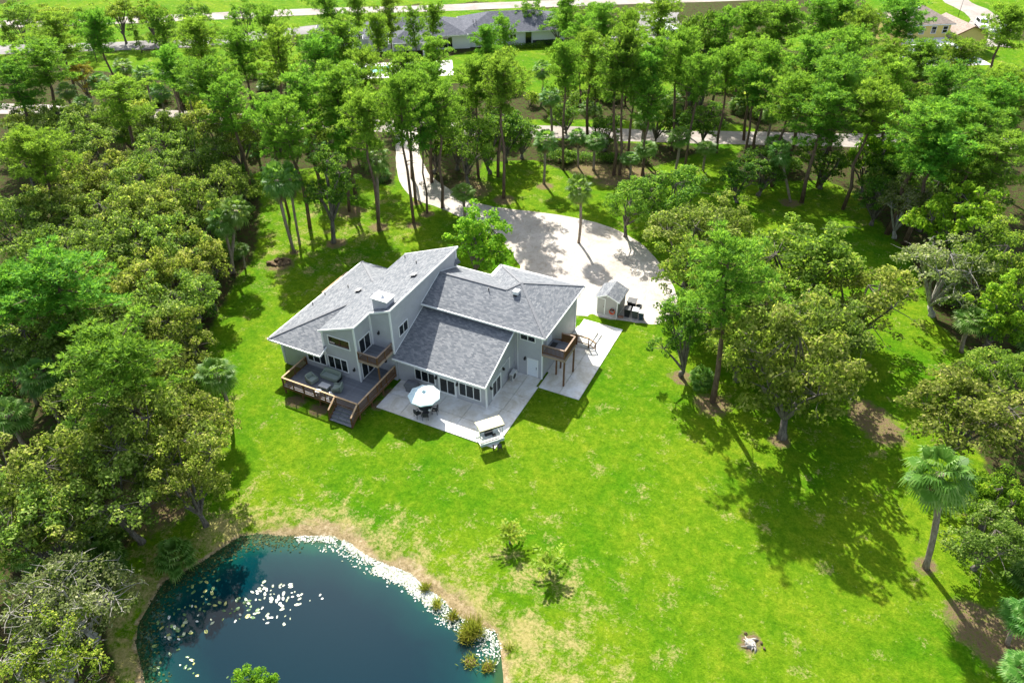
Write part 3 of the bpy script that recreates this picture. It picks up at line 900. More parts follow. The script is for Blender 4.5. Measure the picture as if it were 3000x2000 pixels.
for k in range(4):
    z = zb - .19 * (k + 1)
    wpart(MB().box(-14.95, -12.46 - .3*(k+1), z-.04, -12.58, -12.44 - .3*k, z), 'tread', M['deck'], DK)
    wpart(MB().box(-14.94, -12.45 - .3*k, z, -12.59, -12.43 - .3*k, z+.14), 'riser', M['deck'], DK)
    for xx in (-14.2, -13.3):
        if k < 3: wpart(MB().box(xx-.05, -12.5-.3*(k+.5)-.03, z+.002, xx+.05, -12.5-.3*(k+.5)+.03, z+.012), 'tread_grip', M['blackmetal'], DK)
for x in (-15.0, -12.53):
    railing(DK, (x,-12.46), (x,-13.55), zb, zb-.72, posts=(1.0,))
    wpart(MB().beam((x,-12.42,zb-.12),(x,-13.65,.05),.05,.24), 'stringer', M['brown'], DK)

# balcony over the deck (part of the house)
def balcony_boards(x0, x1, y0, y1, z):
    n = int((y1 - y0) / .14)
    me = MB().box(x0, -.066, -.03, x1, .066, 0).mesh('balcony_board', M['deck'])
    for k in range(n):
        o = link('balcony_board', me, H); o.location = (0, y0 + .07 + .14 * k, z)
balcony_boards(-14.78, -12.56, -8.74, -6.22, 3.72)
for a in ((-14.78,-8.8,-12.5,-8.75),(-12.56,-8.75,-12.51,-6.2)):
    MB().box(a[0], a[1], 3.45, a[2], a[3], 3.71).build('rim_joist', M['capgrey'], H)
railing(H, (-14.7,-8.74), (-12.56,-8.74), 3.7, hgt=.92, capm='capgrey', posts=(0,.5,1))
railing(H, (-12.56,-8.74), (-12.56,-6.28), 3.7, hgt=.92, capm='capgrey', posts=(.5,))
MB().box(-12.66, -8.72, zb, -12.54, -8.60, 3.45).build('support_post', M['brown'], H)

# balcony and outside stair on the right gable
balcony_boards(.05, 2.36, -.12, 2.42, 3.3)
for a in ((.06,-.2,2.42,-.14),(2.37,-.14,2.42,2.45),(.06,2.40,2.37,2.45)):
    MB().box(a[0], a[1], 3.02, a[2], a[3], 3.29).build('rim_joist', M['capgrey'], H)
railing(H, (.08,-.1), (2.32,-.1), 3.3, hgt=1.03, capm='capgrey', posts=(0,1))
railing(H, (2.32,-.1), (2.32,2.4), 3.3, hgt=1.03, capm='capgrey', posts=(.5,))
railing(H, (2.32,2.4), (1.0,2.4), 3.3, hgt=1.03, capm='capgrey', posts=(0,1))
for x, y in ((2.32,-.08),(2.32,2.3),(1.0,1.2),(1.0,2.3)):
    MB().box(x-.07, y-.07, .07, x+.07, y+.07, 3.03).build('support_post', M['brown'], H)
for k in range(14):
    z = 3.3 - .2 * (k + 1); yy = 2.45 + .28 * k
    MB().box(.1, yy, z-.04, .95, yy+.29, z).build('tread', M['brown'], H)
for x in (.08, .97):
    MB().beam((x,2.45,3.1),(x,6.4,.3),.05,.26).build('stringer', M['brown'], H)
railing(H, (.97,2.45), (.97,6.35), 3.2, .45, hgt=1.03, capm='capgrey', posts=(1.0,))
MB().box(.05, 6.42, .07, 2.35, 9.1, .40).build('landing', M['concrete'], H)
MB().box(2.36, 6.5, .07, 2.75, 9.1, .24).build('step', M['concrete'], H)
railing(H, (1.05,6.45), (2.3,6.45), .40, hgt=.95, posts=(0,1))
railing(H, (2.35,6.45), (3.05,6.45), .4, .07, hgt=.9, posts=(1,))
mat_ = MB().box(.25, .95, 3.305, .8, 1.95, 3.33).build('door_mat', M['blackmetal'])
tag(mat_, 'black doormat on the upper balcony by the white door', 'doormat')

# side deck rail peeking out behind the left eave
SD = empty('side_deck', (-26.0, 2.0, 0), label='narrow side deck with brown rail behind the left eave', cat='deck')
for k in range(17):
    wpart(MB().box(-26.6 + .15*k, .9, .86, -26.47 + .15*k, 5.55, .9), 'deck_board', M['deck'], SD)
for yy in (1.0, 5.4):
    wpart(MB().box(-26.58, yy-.06, 0, -26.46, yy+.06, .86), 'support_post', M['brown'], SD)
railing(SD, (-26.55,.9), (-26.55,5.5), .9, hgt=1.0, posts=(0,.33,.66,1))
railing(SD, (-26.55,5.5), (-24.2,5.5), .9, hgt=1.0, posts=(1,))

M['sage'] = simple('sage_wicker', (0.235, 0.285, 0.235), 0.7, 0.12, 30, bumpy=.4)
M['sagecush'] = simple('sage_cushion', (0.27, 0.315, 0.275), 0.85, 0.08, 8)
M['cream'] = simple('cream_canvas', (0.60, 0.57, 0.36), 0.85, 0.06, 3)
M['aqua'] = simple('pale_aqua_canvas', (0.58, 0.74, 0.76), 0.8, 0.04, 3)
M['cover'] = simple('grey_grill_cover', (0.13, 0.135, 0.15), 0.8, 0.15, 5, bumpy=.3)
M['darkwicker'] = simple('dark_wicker', (0.03, 0.031, 0.034), 0.6, 0.3, 20)
M['blueblack'] = simple('black_cushion', (0.008, 0.010, 0.014), 0.8, 0.2)
M['palegreen'] = simple('pale_green_paint', (0.45, 0.53, 0.47), 0.5, 0.06)
M['steel'] = simple('grey_metal', (0.32, 0.33, 0.33), 0.5, 0.08)
M['rock'] = bark('lava_rock', (0.05, 0.035, 0.02), (0.22, 0.15, 0.085), 4)
M['orangehose'] = simple('orange_hose', (0.75, 0.10, 0.02), 0.5, 0.1)
M['blackplastic'] = simple('black_plastic', (0.010, 0.011, 0.013), 0.45, 0.2)
M['greyplastic'] = simple('grey_plastic', (0.065, 0.07, 0.07), 0.5, 0.1)
M['blueplastic'] = simple('blue_plastic', (0.018, 0.04, 0.07), 0.5, 0.1)
M['lid'] = simple('pale_lid', (0.50, 0.50, 0.50), 0.45, 0.05)
M['terracotta'] = simple('old_brick', (0.33, 0.17, 0.11), 0.8, 0.25, 8)
M['rubber'] = simple('tyre_rubber', (0.012, 0.012, 0.012), 0.8, 0.2)
M['carwhite'] = simple('white_car_paint', (0.78, 0.79, 0.80), 0.25, 0.02)
M['carsilver'] = simple('silver_car_paint', (0.42, 0.45, 0.48), 0.25, 0.03)
M['stump'] = bark('weathered_stump', (0.22, 0.20, 0.17), (0.50, 0.46, 0.41), 6)


# ---- deck furniture
def wicker_seat(name, w, loc, rz, label, cat, group=None):
    t = empty(name, loc, rz, label, cat, group)
    m_ = MB(); m_.box(-w/2, -.38, .08, w/2, .36, .34); m_.build('base', M['sage'], t, bevel=.03)
    m_ = MB(); m_.box(-w/2+.09, -.36, .34, w/2-.09, .22, .45); m_.build('seat_cushion', M['sagecush'], t, bevel=.03)
    # curved back: lower at the arms, higher in the middle
    m_ = MB(); n = 10
    for k in range(n):
        a, b = -1 + 2*k/n, -1 + 2*(k+1)/n
        za = .86 - .05*abs(a)**3; zb_ = .86 - .05*abs(b)**3
        ya = .40 - .03*a*a; yb = .40 - .03*b*b
        m_.poly([(a*w/2,ya-.1,.3),(b*w/2,yb-.1,.3),(b*w/2,yb,zb_),(a*w/2,ya,za)])
        m_.poly([(b*w/2,yb+.07,.1),(a*w/2,ya+.07,.1),(a*w/2,ya+.09,za),(b*w/2,yb+.09,zb_)])
        m_.poly([(a*w/2,ya,za),(b*w/2,yb,zb_),(b*w/2,yb+.09,zb_),(a*w/2,ya+.09,za)])
    m_.poly([(-w/2,.27,.3),(-w/2,.37,.82),(-w/2,.46,.82),(-w/2,.44,.1)]); m_.poly([(w/2,.27,.3),(w/2,.44,.1),(w/2,.46,.82),(w/2,.37,.82)])
    m_.build('backrest', M['sage'], t)
    for s in (-1, 1):
        x0, x1 = s*(w/2-.08), s*w/2
        pr = [(-.40,.10),(.40,.10),(.42,.82),(.2,.66),(-.1,.56),(-.42,.54)]
        m_ = MB()
        f0 = [(x0, a, b) for a, b in pr]; f1 = [(x1, a, b) for a, b in pr]
        m_.poly(f0); m_.poly(f1[::-1])
        for k in range(len(pr)):
            k2 = (k+1) % len(pr); m_.poly([f0[k], f1[k], f1[k2], f0[k2]])
        fixn(m_.build('armrest', M['sage'], t))
        for yy in (-.34, .36):
            MB().box(s*(w/2-.09)-.03, yy-.03, 0, s*(w/2-.09)+.03, yy+.03, .08).build('leg', M['darkwicker'], t)
    return t


wicker_seat('sofa', 1.95, (-17.6,-9.62,.95), 0.0, 'sage green wicker two seat sofa on the deck under the windows', 'sofa')
wicker_seat('armchair', .85, (-18.95,-10.78,.95), math.radians(78), 'sage wicker armchair left of the coffee table, nearest the deck corner', 'armchair')
wicker_seat('armchair', .85, (-16.05,-10.75,.95), math.radians(-72), 'sage wicker armchair right of the coffee table with its back to the stairs', 'armchair')
t = empty('coffee_table', (-17.27,-11.05,.95), 0, 'low pale topped coffee table between the wicker seats on the deck', 'table')
MB().box(-.52,-.33,.40,.52,.33,.45).build('table_top', M['lid'], t, bevel=.01)
MB().box(-.47,-.28,.14,.47,.28,.17).build('shelf', M['sage'], t)
for a in (-.46,.46):
    for b in (-.27,.27): MB().box(a-.03,b-.03,0,a+.03,b+.03,.40).build('leg', M['sage'], t)
t = empty('stool', (-17.35,-11.95,.95), .2, 'white cube stool by the deck rail in front of the coffee table', 'stool')
MB().box(-.26,-.22,.38,.26,.22,.44).build('stool_top', M['white'], t, bevel=.01)
for a in (-.22,.22):
    for b in (-.18,.18): MB().box(a-.025,b-.025,0,a+.025,b+.025,.38).build('leg', M['white'], t)
t = empty('urn', (-16.05,-11.75,.95), 0, 'white rounded urn beside the right wicker armchair', 'urn')
MB().lathe([(.12,0),(.2,.05),(.24,.2),(.2,.36),(.1,.45),(.08,.52),(.12,.58),(.1,.58),(.07,.5)], n=18).build('urn_body', M['white'], t)
MB().lathe([(.17,.0),(.19,.03),(.17,.05)], n=18).build('urn_foot', M['white'], t)

# ---- patio
t = empty('grill', (-10.3,-6.95,.07), math.radians(4), 'barbecue under a grey fabric cover against the sunroom wall', 'grill')
prof = [(-.72,-.36,.0),(-.70,-.35,.62),(-.56,-.36,.80),(-.5,-.2,1.12)]
m_ = MB()
def ring(w, d, z, s=0.0): return [(-w,-d,z),(0,-d-s,z),(w,-d,z),(w+s,0,z),(w,d,z),(0,d+s,z),(-w,d,z),(-w-s,0,z)]
rs = [ring(.52,.30,.02,.03), ring(.60,.34,.5,.02), ring(.72,.36,.78,.02), ring(.68,.34,.84,.0), ring(.50,.28,1.1,.02), ring(.34,.16,1.16,.0)]
for a, b in zip(rs[:-1], rs[1:]):
    for k in range(8): m_.poly([a[k], a[(k+1)%8], b[(k+1)%8], b[k]], smooth=False)
m_.poly(rs[-1])
m_.build('cover', M['cover'], t)
for a in (-.42,.42): MB().tube([(a,-.2,.06),(a,.2,.06)], .06, 10).build('wheel', M['rubber'], t)
MB().beam((.74,-.25,.86),(.74,.2,.86),.05,.05).build('side_handle', M['blackmetal'], t)

t = empty('patio_umbrella', (-7.62,-8.95,.07), math.radians(8), 'open pale aqua patio umbrella over the dark dining set', 'umbrella')
m_ = MB(); n = 9
for k in range(n):
    a, b = 2*math.pi*k/n, 2*math.pi*(k+1)/n; c = (a+b)/2
    P0 = (0,0,2.66); A = (1.5*math.cos(a),1.5*math.sin(a),2.10); Bq = (1.5*math.cos(b),1.5*math.sin(b),2.10)
    A1 = (.75*math.cos(a),.75*math.sin(a),2.43); B1 = (.75*math.cos(b),.75*math.sin(b),2.43)
    Cm = (1.40*math.cos(c)*.985,1.40*math.sin(c)*.985,2.09); C1 = (.72*math.cos(c)*.98,.72*math.sin(c)*.98,2.40)
    m_.poly([P0,A1,C1]); m_.poly([P0,C1,B1]); m_.poly([A1,A,Cm,C1]); m_.poly([C1,Cm,Bq,B1])
    m_.poly([A,(A[0],A[1],1.98),(Cm[0],Cm[1],1.99),Cm]); m_.poly([Cm,(Cm[0],Cm[1],1.99),(Bq[0],Bq[1],1.98),Bq])
cp = m_.build('canopy', M['aqua'], t)
sm = cp.modifiers.new('s', 'SOLIDIFY'); sm.thickness = .008
MB().lathe([(.2,2.64),(.17,2.69),(.03,2.74),(.02,2.82)], n=12).build('vent_cap', M['aqua'], t)
MB().tube([(0,0,0),(0,0,2.68)], .024, 10).build('pole', M['steel'], t)
for k in range(n):
    a = 2*math.pi*k/n
    MB().beam((0,0,2.60),(1.46*math.cos(a),1.46*math.sin(a),2.085),.018,.018).build('rib', M['steel'], t)
t = empty('dining_table', (-7.62,-8.95,.07), 0, 'round dark patio table under the aqua umbrella', 'table')
MB().lathe([(.05,.69),(.60,.70),(.62,.715),(.60,.73),(.04,.73)], n=24).build('table_top', M['darkwicker'], t)
MB().lathe([(.30,0),(.28,.03),(.05,.06),(.05,.69)], n=16).build('pedestal', M['darkwicker'], t)
def patio_chair(ang, label):
    r = .86
    t = empty('patio_chair', (-7.62 + r*math.cos(ang), -8.95 + r*math.sin(ang), .07), ang - math.pi/2, label, 'chair', 'dark chairs round the patio table')
    MB().box(-.25,-.25,.40,.25,.22,.45).build('seat', M['darkwicker'], t, bevel=.02)
    MB().slab([(-.25,.20,.86),(.25,.20,.86),(.25,.30,.88),(-.25,.30,.88)], .42).build('backrest', M['darkwicker'], t)
    for s in (-.25,.25):
        MB().beam((s,-.22,.63),(s,.24,.66),.05,.03).build('armrest', M['darkwicker'], t)
        MB().beam((s,-.22,0),(s,-.22,.62),.04,.04).build('leg', M['darkwicker'], t)
        MB().beam((s,.26,0),(s,.22,.5),.04,.04).build('leg', M['darkwicker'], t)
for dg, lb in ((245,'dark patio chair in front of the table, nearest the deck stairs'),(300,'dark patio chair in front of the table, nearest the garden swing'),(20,'dark patio chair between the patio table and the french doors'),(140,'dark patio chair behind the umbrella pole towards the grill')):
    patio_chair(math.radians(dg), lb)
tag(MB().lathe([(.03,0),(.10,.02),(.12,.07),(.08,.11),(.02,.12)], (-7.0,-9.25,.80), 12).build('bowl', M['white']), 'small white bowl on the patio table edge', 'bowl')

# swing with canopy
t = empty('garden_swing', (-.72,-9.45,.07), math.radians(49.8), 'garden swing seat with cream canopy on the patio corner', 'swing')
# local: x = width, -y = front (towards the lawn)
MB().slab([(-1.16,-.62,1.86),(1.16,-.62,1.86),(1.16,.0,2.04),(-1.16,.0,2.04)], .05).build('canopy', M['cream'], t)
MB().slab([(-1.16,.0,2.042),(1.16,.0,2.042),(1.16,.62,1.90),(-1.16,.62,1.90)], .05).build('canopy', M['cream'], t)
m_ = MB()
for z, y0 in ((1.80,-.625),): m_.box(-1.16,y0-.01,z-.09,1.16,y0+.01,z+.04)
m_.build('valance', M['darkwicker'], t)
for s in (-1,1):
    x = s*1.06
    for y0 in (-.6,.6): MB().beam((x,y0,0),(x,y0*.25,1.86),.05,.05).build('leg', M['palegreen'], t)
    MB().beam((x,-.62,.04),(x,.62,.04),.06,.06).build('foot_rail', M['palegreen'], t)
    MB().beam((s*.85,-.28,.45),(s*.95,0,1.85),.02,.02).build('hanger', M['blackmetal'], t)
    MB().beam((s*.85,.25,.45),(s*.95,0,1.85),.02,.02).build('hanger', M['blackmetal'], t)
    MB().box(s*.85-.03,-.33,.42,s*.85+.03,.3,.70).build('armrest', M['white'], t)
MB().box(-1.1,-.66,.0,1.1,-.60,.30).build('base_panel', M['palegreen'], t)
MB().box(-1.1,.58,.0,1.1,.64,.12).build('base_panel', M['palegreen'], t)
MB().box(-.85,-.32,.38,.85,.25,.46).build('seat', M['white'], t, bevel=.02)
MB().slab([(-.85,.22,.98),(.85,.22,.98),(.85,.30,1.0),(-.85,.30,1.0)], .55).build('backrest', M['white'], t)
m_ = MB().box(-.42,.0,.47,.28,.2,.86); m_.build('back_cushion', M['blueblack'], t, bevel=.06)
m_ = MB().box(.2,-.3,.47,.5,-.02,.56); m_.build('side_cushion', M['blueblack'], t, bevel=.04)

# hose reel + short post at the patio corner
t = empty('hose_reel', (.62,-10.18,0), math.radians(35), 'dark hose reel on the grass at the outer patio corner', 'hose reel')
for s in (-.14,.14):
    MB().lathe([(.26,-.015),(.27,0),(.26,.015)], n=20).build('reel_disc', M['blackmetal'], t).matrix_local = Matrix.Translation((s,0,.42)) @ Matrix.Rotation(math.pi/2,4,'Y')
MB().lathe([(.2,-.12),(.21,0),(.2,.12)], n=16).build('hose_coil', M['greyplastic'], t).matrix_local = Matrix.Translation((0,0,.42)) @ Matrix.Rotation(math.pi/2,4,'Y')
for s in (-.18,.18):
    MB().beam((s,-.2,0),(s,0,.45),.03,.03).build('stand', M['blackmetal'], t); MB().beam((s,.2,0),(s,0,.45),.03,.03).build('stand', M['blackmetal'], t)
t = empty('faucet_post', (.12,-10.42,0), 0, 'short brown wooden post at the very tip of the patio', 'post')
MB().box(-.05,-.05,0,.05,.05,.55).build('post_shaft', M['brown'], t)
MB().tube([(0,-.05,.45),(0,-.13,.45),(0,-.15,.39)], .02, 6).build('faucet', M['steel'], t)

# air conditioner
t = empty('air_conditioner', (-2.45,-1.25,.07), 0, 'beige heat pump unit standing at the sunroom side wall', 'air conditioner')
MB().box(-.17,-.45,.08,.17,.45,.92).build('casing', M['soffit'], t, bevel=.02)
for yy in (-.35,.35): MB().box(-.15,yy-.06,0,.15,yy+.06,.08).build('foot', M['steel'], t)
m_ = MB()
for k in range(9): m_.box(-.15+.0, -.462, .14+.08*k, .15, -.452, .18+.08*k)
m_.build('grille', M['blackmetal'], t)
MB().lathe([(.30,0),(.31,.01),(.30,.02)], n=24).build('fan_guard', M['blackmetal'], t).matrix_local = Matrix.Translation((.172,-.05,.5)) @ Matrix.Rotation(math.pi/2,4,'Y')

# ---- shed and bins
S = empty('shed', (1.92,12.7,0), 0, 'small grey shed with gable roof beside the driveway', 'shed')
fixn(prism('y', [(-1.12,.05),(1.12,.05),(1.12,2.15),(0,2.68),(-1.12,2.15)], 0, 2.5).build('wall', M['shedwall'], S))
for s in (-1,1):
    MB().slab([(0,-.22,2.80),(s*1.42,-.22,2.12),(s*1.42,2.72,2.12),(0,2.72,2.80)], .09).build('roof', M['shingle'], S)
    MB().beam((0,-.24,2.72),(s*1.42,-.24,2.05),.03,.12).build('rake_trim', M['white'], S)
    MB().box(s*1.12-.05,-.04,.05,s*1.12+.05,.04,2.1).build('corner_board', M['white'], S)
MB().box(1.08,2.42,.05,1.17,2.53,2.1).build('corner_board', M['white'], S)
d = MB().box(-1.02,-.03,.12,-.3,.0,2.0).build('door', M['shedwall'], S)
MB().box(-.38,-.07,1.0,-.34,-.03,1.12).build('handle', M['blackmetal'], d)
for a in ((-.30,-.05,.08,-.21,.0,2.08),(-1.06,-.05,2.0,-.30,.0,2.08)): MB().box(*a).build('door_trim', M['white'], S)
MB().lathe([(.09,-.01),(.1,0),(.09,.01)], n=10).build('gable_vent', M['white'], S).matrix_local = Matrix.Translation((0,-.015,2.4)) @ Matrix.Rotation(math.pi/2,4,'X')
MB().box(-1.2,-.35,0,1.2,2.6,.05).build('footing', M['concrete'], S)
m_ = MB()
for k in range(4):
    r = .26 + .03*(k % 2)
    m_.tube([(r*math.cos(a*math.pi/10), -.05*k, r*math.sin(a*math.pi/10)) for a in range(21)], .028, 6)
hz_ = m_.build('garden_hose', M['orangehose']); hz_.location = (2.55,12.62,.75)
tag(hz_, 'coiled orange garden hose hanging on the shed front', 'hose')
t = empty('hose_hanger', (2.55,12.68,1.02), 0, 'dark hose hanger on the shed wall behind the orange coil', 'hanger')
MB().box(-.2,-.28,-.03,.2,.0,.02).build('saddle', M['blackmetal'], t); MB().box(-.22,-.3,-.06,.22,-.26,.06).build('lip', M['blackmetal'], t)


def wheelie(loc, rz, w, d, h, body, lid, label, group='wheeled bins beside the shed'):
    t = empty('wheeled_bin', loc, rz, label, 'bin', group)
    m_ = MB()
    a = [(-w*.4,-d*.4,.04),(w*.4,-d*.4,.04),(w*.4,d*.4,.04),(-w*.4,d*.4,.04)]; b = [(-w*.5,-d*.5,h),(w*.5,-d*.5,h),(w*.5,d*.5,h),(-w*.5,d*.5,h)]
    m_.poly(a[::-1]); m_.poly(b)
    for k in range(4): m_.poly([a[k], a[(k+1)%4], b[(k+1)%4], b[k]])
    m_.build('bin_body', body, t, bevel=.02)
    MB().slab([(-w*.54,-d*.56,h+.05),(w*.54,-d*.56,h+.05),(w*.54,d*.54,h+.09),(-w*.54,d*.54,h+.09)], .06).build('lid', lid, t)
    MB().tube([(-w*.4,d*.56,h-.02),(w*.4,d*.56,h-.02)], .02, 6).build('handle', body, t)
    for s in (-1,1):
        MB().lathe([(.10,-.03),(.11,0),(.10,.03)], n=12).build('wheel', M['rubber'], t).matrix_local = Matrix.Translation((s*w*.4,d*.45,.11)) @ Matrix.Rotation(math.pi/2,4,'Y')
wheelie((3.95,13.55,.012), .15, .62, .72, 1.0, M['blackplastic'], M['blackplastic'], 'black wheeled bin nearest the shed corner')
wheelie((3.95,15.0,.012), .1, .9, .9, 1.05, M['blackplastic'], M['blackplastic'], 'wide black wheeled bin at the back against the shed side')
wheelie((4.8,13.65,.012), .12, .62, .68, 1.0, M['greyplastic'], M['lid'], 'dark grey wheeled bin with a pale lid, middle of the row')
wheelie((5.5,13.6,.012), .12, .52, .58, .95, M['blueplastic'], M['lid'], 'blue wheeled bin with a pale lid at the right end of the row')
tag(MB().lathe([(.24,0),(.30,.3),(.33,.55),(.35,.6),(.30,.6),(.27,.35),(.05,.33)], (4.75,15.1,.012), 18).build('planter_pot', M['greyplastic']), 'dark empty planter pot behind the wheeled bins', 'planter')
bk = empty('brick_stack', (3.42,13.0,.012), .3, 'small heap of old reddish bricks at the shed corner', 'bricks')
bme = MB().box(-.11,-.055,0,.11,.055,.07).mesh('brick', M['terracotta'])
for k in range(14):
    o = link('brick', bme, bk); o.location = ((k % 3 - 1)*.2 + random.uniform(-.03,.03), (k//3 % 2)*.16 - .08, (k//6)*.075); o.rotation_euler = (0,0,random.uniform(-.5,.5))


# ---- rocks, stump
def blob(name, seed, sx, sy, sz, mat):
    import bmesh
    r = np.random.default_rng(seed)
    b = bmesh.new(); bmesh.ops.create_icosphere(b, subdivisions=2, radius=1)
    ph = r.uniform(0, 6, 9)
    for v in b.verts:
        c = v.co
        f = 1 + .18*math.sin(3*c.x+ph[0]) + .16*math.sin(4*c.y+ph[1]) + .14*math.sin(5*c.z+ph[2]) + .12*math.sin(7*c.x*c.y+ph[3]) + r.normal(0,.05)
        v.co = (c.x*f*sx, c.y*f*sy, max(c.z*f*sz, -.35*sz))
    me = bpy.data.meshes.new(name); b.to_mesh(me); b.free(); me.materials.append(mat)
    return me
rlab = ['brown boulder on the left side of the rock pile','upright brown boulder at the back left of the pile','long flat boulder at the back right of the pile','brown boulder on the right side of the rock pile','tilted slab like boulder in the middle of the pile','small boulder at the front of the rock pile','low boulder at the right front of the pile']
for k, (dx,dy,sx,sy,sz,rz) in enumerate([(-.95,-.55,.42,.34,.32,.2),(-.6,.25,.34,.32,.45,.5),(.25,.75,.6,.34,.36,.3),(.75,.35,.5,.38,.33,-.3),(.1,-.15,.28,.55,.3,.3),(-.3,-.6,.36,.28,.22,0),(.45,-.2,.42,.3,.25,.8)]):
    o = link('boulder', blob('boulder', 40+k, sx, sy, sz, M['rock'])); o.location = (-36.9+dx, 5.9+dy, sz*.3); o.rotation_euler = (0,0,rz)
    tag(o, rlab[k], 'boulder', 'boulders of the back lawn rock pile')
st = empty('tree_stump', (24.2,-19.1,0), .4, 'grey splintered tree stump on the lower right lawn', 'stump')
m_ = MB(); m_.tube([(0,0,-.05),(0,0,.12),(.03,0,.22)], [.42,.34,.26], 14); m_.build('stump_core', M['stump'], st)
for k in range(16):
    a = random.uniform(0, 6.28); r = random.uniform(.3, .75); z_ = random.uniform(.02, .22); t0 = random.uniform(.05, .3)
    MB().tube([(t0*math.cos(a+1),t0*math.sin(a+1),z_),(.6*r*math.cos(a+.3),.6*r*math.sin(a+.3),z_*.8+.05),(r*math.cos(a),r*math.sin(a),random.uniform(-.02,.12))], [.07,.05,.02], 6).build('root', M['stump'], st)
for k in range(3):
    o = link('char_block', blob('char_block', 70+k, .10, .09, .09, M['rock']), st); o.location = ((.75,.1,.06),(.85,-.3,.05),(-.2,.75,.05))[k]

# ---------------------------------------------------------------- neighbours
def hip(parent, u0, u1, v0, v1, ze, sl, mat, fascia=True):
    w = v1 - v0; l = u1 - u0; h = min(w, l)/2; zr = ze + sl*h
    if l >= w:
        A, B_ = (u0+h, (v0+v1)/2, zr), (u1-h, (v0+v1)/2, zr)
        F = [[(u0,v0,ze),(u1,v0,ze),B_,A], [(u1,v0,ze),(u1,v1,ze),B_], [(u1,v1,ze),(u0,v1,ze),A,B_], [(u0,v1,ze),(u0,v0,ze),A]]
    else:
        A, B_ = ((u0+u1)/2, v0+h, zr), ((u0+u1)/2, v1-h, zr)
        F = [[(u0,v0,ze),(u1,v0,ze),A], [(u1,v0,ze),(u1,v1,ze),B_,A], [(u1,v1,ze),(u0,v1,ze),B_], [(u0,v1,ze),(u0,v0,ze),A,B_]]
    for f in F: MB().slab(f, .12).build('roof', mat, parent)
    for p, q in (((u0,v0),(u1,v0)), ((u1,v0),(u1,v1)), ((u0,v0),(u0,v1))):
        MB().beam((*p, ze-.12), (*q, ze-.12), .1, .16).build('fascia', M['white'], parent)

M['stucco'] = simple('white_stucco', (0.70, 0.70, 0.69), 0.8, 0.05)
M['yellow'] = simple('yellow_stucco', (0.66, 0.52, 0.16), 0.8, 0.08)
RZ = math.radians(32.7)
NB = empty('neighbour_house', (-46,96,0), RZ, 'long low white house with dark grey hip roofs behind the pines', 'house')
for a in ((-13.5,7.5,.8,12.3),(-33,-12.5,.2,10.5)):
    MB().box(a[0],a[2],0,a[1],a[3],2.95).build('wall', M['stucco'], NB)
hip(NB,-14.3,8.3,0,13,3,.38,M['shingle_dark']); hip(NB,-34,-12.9,-.8,11.2,3.02,.38,M['shingle_dark']); hip(NB,-28.8,-21.3,-4.6,5,3.04,.42,M['shingle_dark']); hip(NB,-44,-33,2,11,2.9,.35,M['shingle_dark'])
MB().box(-43,2.8,0,-33,10.2,2.85).build('wall', M['stucco'], NB)
for u in (-28.2,-22.0): MB().box(u-.22,-4.2,0,u+.22,-3.76,2.98).build('column', M['white'], NB)
window(NB,'-y',.8,-8.6,-6.8,.9,2.3,2); window(NB,'-y',.8,-4.2,-2.8,1.2,2.3,2); window(NB,'-y',.2,-19,-16,.2,2.4,3); window(NB,'-y',.2,-31,-29.5,.9,2.3,2)
MB().box(-.9,.6,0,.3,.82,2.7).build('door_recess', M['glass'], NB); MB().box(.6,.7,0,6.9,.79,.9).build('planter_wall', M['darkwicker'], NB)
for u in (-11.5,-10.9): MB().tube([(u,3,4.2),(u,3,4.9)],.07,6).build('vent_pipe', M['blackmetal'], NB)
ter = tag(MB().box(-76,63.5,.0,-52,78,.02).build('terrace', M['concrete']), kind='structure')
ter.data.transform(Matrix.Translation((-64,71,0)) @ Matrix.Rotation(math.radians(32),4,'Z') @ Matrix.Scale(.62,4,(0,1,0)) @ Matrix.Translation((64,-71,0)))
t = empty('swimming_pool', (-67.3,69.5,0), RZ, 'turquoise swimming pool on the white terrace behind the pines', 'pool')
MB().box(-3.5,-1.7,.03,3.5,1.7,.035).build('pool_water', M['pool'], t)
for a in ((-3.8,-2,3.8,-1.7),(-3.8,1.7,3.8,2),(-3.8,-1.7,-3.5,1.7),(3.5,-1.7,3.8,1.7)): MB().box(a[0],a[1],.02,a[2],a[3],.09).build('coping', M['white'], t)

YH = empty('yellow_house', (23.4,121.8,0), math.radians(33.5), 'two storey yellow house with brown tiled roof at the top right', 'house')
MB().box(-.6,.5,0,9.2,9.2,5.45).build('wall', M['yellow'], YH)
hip(YH,-1.2,9.8,0,9.8,5.5,.5,M['tile'])
MB().box(9.2,1.5,0,17.5,8,3.1).build('wall', M['yellow'], YH)
for s in (-1,1):
    MB().slab([(13.4,-.9,5.1),(13.4+s*4.6,-.9,3.05),(13.4+s*4.6,9.2,3.05),(13.4,9.2,5.1)],.12).build('roof', M['tile'], YH)
    MB().beam((13.4,-.95,5.0),(13.4+s*4.6,-.95,2.95),.1,.2).build('rake_trim', M['brown'], YH)
fixn(prism('y',[(9.4,0),(17.4,0),(17.4,3.1),(13.4,4.9),(9.4,3.1)],-.3,1.5).build('wall', M['yellow'], YH))
for u in (.4,2.7,5.2,7.6): window(YH,'-y',.5,u,u+1.1,3.6,5.0,1,rail=4.3)
window(YH,'-y',-.3,10.6,12.4,.9,2.2,2)
MB().slab([(-.4,-4.2,2.7),(8.8,-4.2,2.7),(8.8,.45,2.85),(-.4,.45,2.85)],.12).build('porch_roof', M['capwhite'], YH)
for u in (-.3,4.2,8.7): MB().box(u-.1,-4.1,0,u+.1,-3.9,2.6).build('porch_post', M['white'], YH)
MB().box(-.3,.2,0,8.7,.48,2.6).build('porch_screen', M['stucco'], YH)
v = MB().box(3,4.2,7.2,4,5.0,7.75).build('roof_vent', M['capwhite'], YH)
